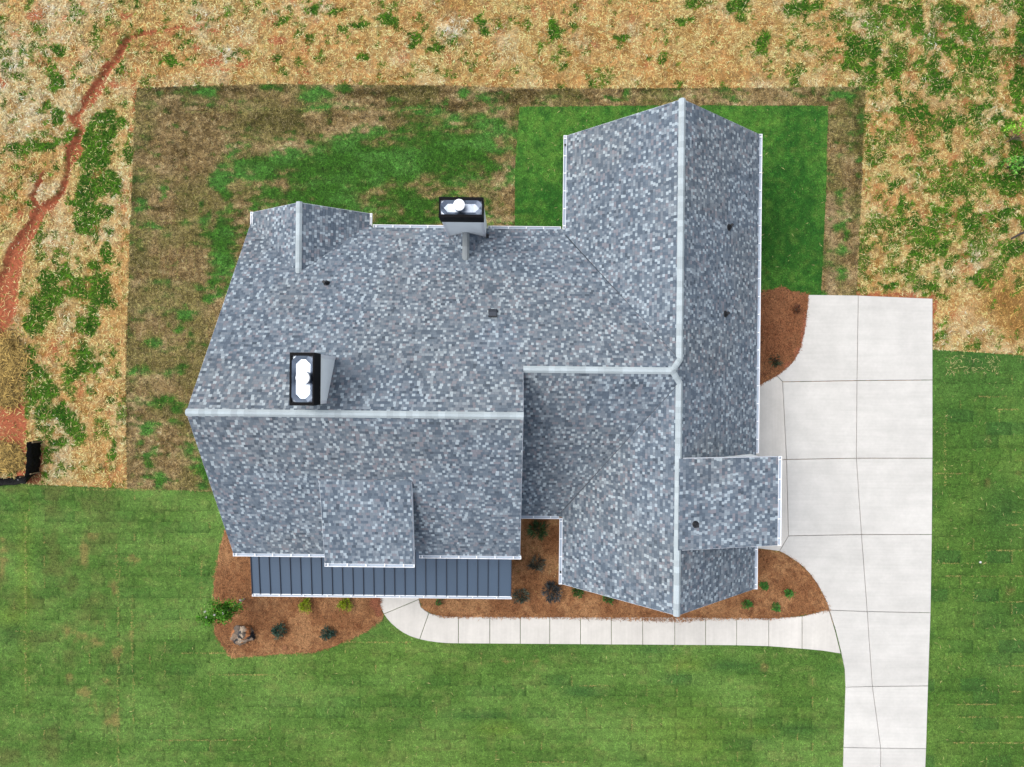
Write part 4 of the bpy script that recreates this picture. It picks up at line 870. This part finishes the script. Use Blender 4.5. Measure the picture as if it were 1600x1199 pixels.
# individual sod pieces that can be told apart in the front and side lawns
def sod_pieces(parent, P, colf, w_, h_, rng_px, count, seed):
    r = random.Random(seed); cells = []
    xa, xb, ya, yb = rng_px
    for r_ in range(int(ya // h_), int(yb // h_) + 1):
        for c_ in range(int(xa // w_) - 1, int(xb // w_) + 1):
            X0 = c_ * w_ - (r_ % 2) * w_ * .5; Y0 = r_ * h_
            cs = [(X0, Y0), (X0 + w_, Y0), (X0 + w_, Y0 + h_), (X0, Y0 + h_), (X0 + w_ / 2, Y0 + h_ / 2)]
            ax_ = np.array([c[0] for c in cs]); ay_ = np.array([c[1] for c in cs])
            if inside(P, ax_, ay_).all() and not (hard(ax_, ay_) | inside(BED_A, ax_, ay_) | inside(BED_B, ax_, ay_)).any() and ax_.min() > -20 and ax_.max() < 1620:
                cells.append((abs(float(sod_tone(np.array([cs[4][0]]), np.array([cs[4][1]]), w_, h_, seed)[0]) - .5), X0, Y0))
    cells.sort(reverse=True)
    for _, X0, Y0 in cells[:count]:
        j = .1; q = [(X0 + j, Y0 + j), (X0 + w_ - j, Y0 + j), (X0 + w_ - j, Y0 + h_ - j), (X0 + j, Y0 + h_ - j)]
        n = 8; j = .12; top_ = [(X0 + j + (w_ - 2 * j) * i / n + r.uniform(-.15, .15), Y0 + j + r.uniform(-.25, .25)) for i in range(n + 1)]; bt = [(a, Y0 + h_ - j + r.uniform(-.25, .25)) for a, _ in top_]
        t = r.uniform(.975, 1.025); pts = top_ + bt; wz = .0214
        W_ = [G(a, b_) for a, b_ in pts]; V = np.array([(a, b_, wz) for a, b_ in W_]); m = n + 1
        Vb = V.copy(); Vb[:, 2] = .0195; V = np.concatenate([V, Vb])
        F_ = []
        for i in range(n): F_ += [m + i, m + i + 1, i + 1, i]
        for i in range(n): F_ += [i, i + 1, 2 * m + i + 1, 2 * m + i]
        for i in range(n): F_ += [m + i + 1, m + i, 3 * m + i, 3 * m + i + 1]
        F_ += [0, 2 * m, 3 * m, m, n, m + n, 3 * m + n, 2 * m + n]
        px_ = np.array([p_[0] for p_ in pts]); py_ = np.array([p_[1] for p_ in pts])
        cx_, cy_ = px_.mean(), py_.mean(); col = lin(np.clip(colf(cx_ + (px_ - cx_) * .8, cy_ + (py_ - cy_) * .6) * t, 0, 255)) / GAIN; col = np.concatenate([col, col])
        fast_mesh('sod_piece', V, np.array(F_), 4, M_lawn, col, parent)
sod_pieces(front, FRONT, front_color, 47.0, 17.0, (0, 1330, 760, 1199), 230, 3)
sod_pieces(side, SIDE, side_color, 40.0, 20.0, (1456, 1600, 556, 1199), 70, 9)

# ---------------------------------------------------------------- plants
def leaves_mesh(name, centers, dirs, L, W, cols, parent):
    n = len(centers); d = dirs / np.linalg.norm(dirs, axis=1)[:, None]
    up = RNG.normal(0, 1, (n, 3)); s = np.cross(d, up); s /= np.linalg.norm(s, axis=1)[:, None]
    V = np.zeros((n, 4, 3)); V[:, 0] = centers; V[:, 1] = centers + d * (L * .5)[:, None] + s * (W * .5)[:, None]; V[:, 2] = centers + d * L[:, None]; V[:, 3] = centers + d * (L * .5)[:, None] - s * (W * .5)[:, None]
    V[:, 2, 2] -= L * .15
    return fast_mesh(name, V.reshape(-1, 3), np.arange(n * 4), 4, M_leaf, np.repeat(lin(np.clip(cols, 5, 250)) / GAIN, 4, axis=0), parent)
def shrub(name, px, py, r, h, c1, c2, label, cat='shrub', group=None, n=620, leafL=.09, leafW=.038, spiky=False, seed=0, z0=.06):
    x, y = G(px, py, h * .5)
    o = empty(name, (x, y, z0)); tag(o, label, cat, group)
    st = MB(); rr = random.Random(int(px * 7 + py)); tips = []
    for i in range(9 if not spiky else 14):
        a = rr.uniform(0, 6.28); q = rr.uniform(.35, .8); p1 = Vector((math.cos(a) * r * q * .8, math.sin(a) * r * q * .8, h * rr.uniform(.45, .85)))
        mid = Vector((p1.x * .4, p1.y * .4, p1.z * .55)); st.cyl((0, 0, 0), mid, .012, .009, 5, False).cyl(mid, p1, .009, .005, 5, False); tips.append(p1)
    st.build('stem', M_bark, o)
    # clumped leaves through the crown
    ncl = 22; th = RNG.uniform(0, 2 * np.pi, ncl); q = np.sqrt(RNG.random(ncl)) * .78; cz = h * (.35 + .55 * RNG.random(ncl) * (1 - q * .5))
    cc = np.stack([np.cos(th) * q * r, np.sin(th) * q * r, cz], 1); ki = RNG.integers(0, ncl, n)
    cen = cc[ki] + RNG.normal(0, r * .17, (n, 3)); cen[:, 2] = np.clip(cen[:, 2], .03, h)
    out = cen - np.array([0, 0, h * .25]); dirs = out / (np.linalg.norm(out, axis=1)[:, None] + 1e-6) + RNG.normal(0, .45, (n, 3)); dirs[:, 2] = np.abs(dirs[:, 2]) * .7
    if spiky: dirs = out + RNG.normal(0, .1 * r, (n, 3))
    t = np.clip(RNG.random(ncl)[ki] * .7 + RNG.random(n) * .3, 0, 1)
    col = mixc(c1, c2, t) * RNG.uniform(.75, 1.2, n)[:, None]
    leaves_mesh('foliage', cen, dirs, RNG.uniform(.6, 1.3, n) * leafL, RNG.uniform(.7, 1.2, n) * leafW, col, o)
    return o
shrub('shrub', 478, 945, .30, .45, (120,150,10), (190,205,30), 'bright yellow-green shrub at the porch edge, left of the pair', group='yellow-green shrubs under the porch gutter', leafL=.06)
shrub('shrub', 540, 945, .30, .45, (120,150,10), (190,205,30), 'bright yellow-green shrub at the porch edge nearest the walkway curve', group='yellow-green shrubs under the porch gutter', leafL=.06)
shrub('shrub', 437, 984, .30, .45, (28,66,52), (78,112,92), 'dark blue-green shrub right of the boulder', group='dark shrubs in the pine straw beds')
shrub('shrub', 512, 989, .27, .45, (26,60,50), (74,106,90), 'dark blue-green shrub at the lawn edge right of the boulder bed middle', group='dark shrubs in the pine straw beds')
shrub('shrub', 841, 828, .34, .5, (36,74,34), (104,138,84), 'spiky green shrub tucked under the recessed eave', group='dark shrubs in the pine straw beds', spiky=True, leafL=.2, leafW=.04, n=420)
shrub('shrub', 839, 881, .28, .45, (52,58,52), (140,144,124), 'grey sparse shrub in the recess between porch and garage wing', group='dark shrubs in the pine straw beds', spiky=True, leafL=.15, n=380)
shrub('shrub', 814, 930, .28, .45, (44,62,52), (124,134,116), 'small grey-green shrub right of the porch roof corner', group='dark shrubs in the pine straw beds', spiky=True, leafL=.13, n=380)
shrub('shrub', 863, 924, .37, .5, (46,54,58), (104,112,114), 'large dark purplish grey shrub below the wing gutter end', group='dark shrubs in the pine straw beds', spiky=True, leafL=.15, n=620)
shrub('shrub', 902, 924, .24, .4, (18,70,14), (50,120,30), 'dark green shrub half hidden under the wing rake', n=300)
shrub('shrub', 950, 935, .22, .4, (34,84,26), (84,140,54), 'green shrub almost hidden under the wing gable edge', n=260)
for px_, py_, lb in ((1193, 915, 'small green shrub closest to the wing gutter corner'), (1232, 926, 'small green shrub nearest the curved driveway edge'), (1166.5, 944, 'small green shrub closest to the gable edge'), (1212, 948, 'small green shrub nearest the walkway')):
    shrub('shrub', px_, py_, .19, .32, (40,100,30), (96,170,66), lb, group='four small shrubs in the rounded bed', n=330, leafL=.07)
shrub('shrub', 1211, 563, .22, .4, (36,48,30), (96,110,78), 'dark spiky shrub in the bed beside the driveway top', spiky=True, leafL=.17, n=170)
shrub('shrub', 1243, 484, .16, .25, (90,52,34), (140,90,60), 'small dead brown shrub near the top corner of the driveway', 'dead shrub', spiky=True, leafL=.12, n=130)
shrub('shrub', 686, 940, .12, .3, (40,96,30), (90,150,60), 'tiny green plant peeking from under the porch gutter', n=90)
# small tree beside the boulder
x, y = G(383, 935); tr = empty('young_tree', (x, y, .05)); tag(tr, 'young tree with white blossoms and thin pale trunk beside the boulder', 'tree')
MB().cyl((0, 0, 0), (.02, 0, .9), .03, .022, 8).cyl((.02, 0, .9), (-.05, .02, 1.7), .022, .012, 8).cyl((.0, 0, 1.0), (.25, .1, 1.6), .012, .006, 6).cyl((0, 0, 1.1), (-.3, -.15, 1.8), .012, .006, 6).build('trunk', mat('pale_bark', alb(190,180,165), .8), tr)
n = 2600; ncl = 38; cc = np.stack([RNG.normal(-.13, .30, ncl), RNG.normal(.02, .17, ncl), RNG.uniform(1.25, 2.15, ncl)], 1); cc[:5] = np.array([-.82, -.26, 1.9]) + RNG.normal(0, .08, (5, 3)); ki = RNG.integers(0, ncl, n)
cen = cc[ki] + RNG.normal(0, .085, (n, 3)); dirs = RNG.normal(0, 1, (n, 3)) + np.array([0, 0, .4])
leaves_mesh('crown', cen, dirs, RNG.uniform(.07, .13, n), RNG.uniform(.03, .06, n), mixc((50,118,12), (120,184,44), np.clip(RNG.random(ncl)[ki] * .6 + RNG.random(n) * .4, 0, 1)) * RNG.uniform(.8, 1.15, n)[:, None], tr)
bl = MB()
for (bx_, by_, bz) in ((-.35, .05, 2.2), (-.02, .08, 2.15), (-.75, .12, 2.1), (-.72, -.12, 2.05), (.28, .3, 1.2), (.2, .12, 1.15)):
    f = MB()
    for q in range(9):
        a = random.uniform(0, 6.28); e = random.uniform(.0, .045); f.box((bx_ + math.cos(a) * e - .011, by_ + math.sin(a) * e - .011, bz), (bx_ + math.cos(a) * e + .011, by_ + math.sin(a) * e + .011, bz + .03))
    f.build('blossom', M_paper, tr)
# boulder and small stone
def rock(name, px, py, rx, ry, rz, seed, palette, label, sub=5):
    x, y = G(px, py, rz * .4); bm = bmesh.new(); bmesh.ops.create_icosphere(bm, subdivisions=sub, radius=1)
    r = random.Random(seed); planes = [(Vector((r.gauss(0, 1), r.gauss(0, 1), r.gauss(.2, .9))).normalized(), r.uniform(.62, .95)) for _ in range(16)]
    cs = [(Vector((r.gauss(0, 1), r.gauss(0, 1), abs(r.gauss(0, 1)))).normalized(), r.choice(palette)) for _ in range(26)]
    cols = []
    for v in bm.verts:
        d = v.co.normalized(); m = 1.0
        for nn, dd in planes:
            k = d.dot(nn)
            if k > 1e-3: m = min(m, dd / k)
        a = float(fbm(np.array([d.x * 50 + d.z * 30]), np.array([d.y * 50 - d.z * 20]), 14, 950 + seed, 4)[0])
        m *= .82 + .45 * (a - .3)
        v.co = Vector((d.x * rx * m, d.y * ry * m, d.z * rz * m))
    me = bpy.data.meshes.new(name); bm.verts.ensure_lookup_table()
    for v in bm.verts:
        d = v.co.normalized() + Vector((r.gauss(0, .05), r.gauss(0, .05), r.gauss(0, .05))); cols.append(min(cs, key=lambda q: (q[0] - d).length)[1])
    bm.to_mesh(me); bm.free(); at = me.color_attributes.new('tint', 'FLOAT_COLOR', 'POINT')
    cc_ = np.ones((len(cols), 4), np.float32); cc_[:, :3] = lin(np.array(cols)) / GAIN; at.data.foreach_set('color', cc_.ravel())
    o = finish(name, me, M_rock); o.location = (x, y, .05 + rz * .25); tag(o, label, 'rock'); return o
rock('boulder', 379, 992, .60, .52, .48, 4, [(60,62,66), (84,84,86), (48,50,54), (186,124,80), (160,140,122), (186,168,148), (120,108,98), (150,130,112), (70,68,70), (190,140,100)], 'large rough boulder with orange and dark grey faces in the mulch bed')
rock('stone', 446, 1012, .17, .14, .10, 9, [(170,120,84), (150,104,72)], 'small flat brown stone lying in the mulch bed', 3)

# ---------------------------------------------------------------- silt fence
sf = empty('silt_fence', (*G(61, 740), 0)); tag(sf, 'black fabric silt fence standing at an L beside the red clay wash', 'silt fence')
ox, oy = G(61, 740)
line = [(64, 689), (63.5, 705), (63, 722), (61, 738), (52, 742), (30, 745), (0, 747.5), (-60, 752), (-140, 758)]
pts = []
for (a, b_) in zip(line[:-1], line[1:]):
    for k in range(6): pts.append((a[0] + (b_[0] - a[0]) * k / 6, a[1] + (b_[1] - a[1]) * k / 6))
pts.append(line[-1]); V = []; Fc = []
for i, p_ in enumerate(pts):
    gx_, gy_ = G(*p_); drop = 1.0 if i < 20 else max(.3, 1 - (i - 20) * .09)
    for k, (zz, o_) in enumerate(((-.05, .0), (.22, .03), (.45, -.05), (.72, -.10))):
        wob = .035 * math.sin(i * 1.1 + k); ln_ = 0 if i < 17 else -.30 * (zz / .72) * min(1, (i - 16) / 8) * (1.0 if i < 40 else .7); V.append((gx_ - ox + (-o_ * -1.0 if i < 19 else 0) + wob * .6, gy_ - oy + wob * .6 + ln_, zz * drop))
for i in range(len(pts) - 1):
    for k in range(3): a = i * 4 + k; Fc.append((a, a + 4, a + 5, a + 1))
fb = new_mesh('fabric', V, Fc, M_fabric, parent=sf, smooth=True)
md = fb.modifiers.new('thick', 'SOLIDIFY'); md.thickness = .006
for p_ in ((64.5, 690), (61.5, 738), (40, 744), (0, 747)):
    gx_, gy_ = G(*p_); MB().box((gx_ - ox + .02, gy_ - oy - .02, -.1), (gx_ - ox + .06, gy_ - oy + .02, .62 if p_[1] < 742 else .4)).build('stake', M_stake, sf)
for (px_, py_, s_, lb) in ((31, 751, .06, 'larger white scrap lying below the silt fence corner'), (36, 754, .04, 'smaller white scrap lying below the silt fence corner'), (1530, 878, .05, 'white scrap lying on the lawn right of the driveway')):
    gx_, gy_ = G(px_, py_); o = new_mesh('litter', [(-s_, -s_ * .6, .01), (s_ * .8, -s_, .02), (s_, s_ * .5, .04), (-s_ * .4, s_, .03), (0, 0, .07), (0, 0, 0)], [(0,1,4),(1,2,4),(2,3,4),(3,0,4),(1,0,5),(2,1,5),(3,2,5),(0,3,5)], M_paper)
    o.location = (gx_, gy_, .05); tag(o, lb, 'litter')

# ---------------------------------------------------------------- plants on the right edge
def sapling(px, py, n, spread, hgt, c1, c2, label, clumps):
    x, y = G(px, py); o = empty('sapling', (x, y, 0)); tag(o, label, 'sapling')
    t = MB(); t.cyl((0, 0, -.02), (.02, 0, hgt * .6), .022, .014, 7); cc = []
    for i in range(clumps):
        a = RNG.uniform(0, 2 * np.pi); q = spread * math.sqrt(RNG.random()); e = Vector((math.cos(a) * q * 1.2, math.sin(a) * q * .8, hgt * RNG.uniform(.6, 1.0))); cc.append(e); t.cyl((.01, 0, hgt * RNG.uniform(.2, .55)), e, .009, .004, 5)
    t.build('trunk', M_bark, o); cc = np.array(cc); ki = RNG.integers(0, clumps, n); cen = cc[ki] + RNG.normal(0, .075, (n, 3))
    d = RNG.normal(0, 1, (n, 3)); d[:, 2] = np.abs(d[:, 2]) * .3
    leaves_mesh('crown', cen, d, RNG.uniform(.08, .13, n), RNG.uniform(.05, .08, n), mixc(c1, c2, RNG.random(n)) * RNG.uniform(.85, 1.15, n)[:, None], o)
sapling(1572, 222, 420, .75, 1.1, (110,180,30), (176,232,80), 'bright lime-green sapling with scattered leaf clusters on the right side', 17)
sapling(1572, 262, 260, .42, .9, (70,150,40), (150,215,90), 'lime-green sapling below the larger one near the right edge', 9)
sapling(1592, 90, 650, .55, 1.4, (30,84,22), (90,150,50), 'dark leafy sapling cut by the right edge near the top', 18)
sapling(1598, 255, 700, .7, 1.2, (20,60,18), (60,110,40), 'dark green bush behind the lime saplings at the right edge', 20)
x, y = G(1578, 374); br = empty('fallen_branch', (x, y, .03)); tag(br, 'dark bare fallen branch lying on straw at the right edge', 'branch')
MB().cyl((0, 0, .03), (.35, .2, .08), .035, .045, 8).cyl((.35, .2, .08), (.9, .45, .12), .045, .05, 8).cyl((.3, .17, .08), (.38, .4, .15), .018, .008, 6).build('limb', mat('dark_wet_bark', alb(66,58,54), .8, noise=[(20,.2,3)]), br)
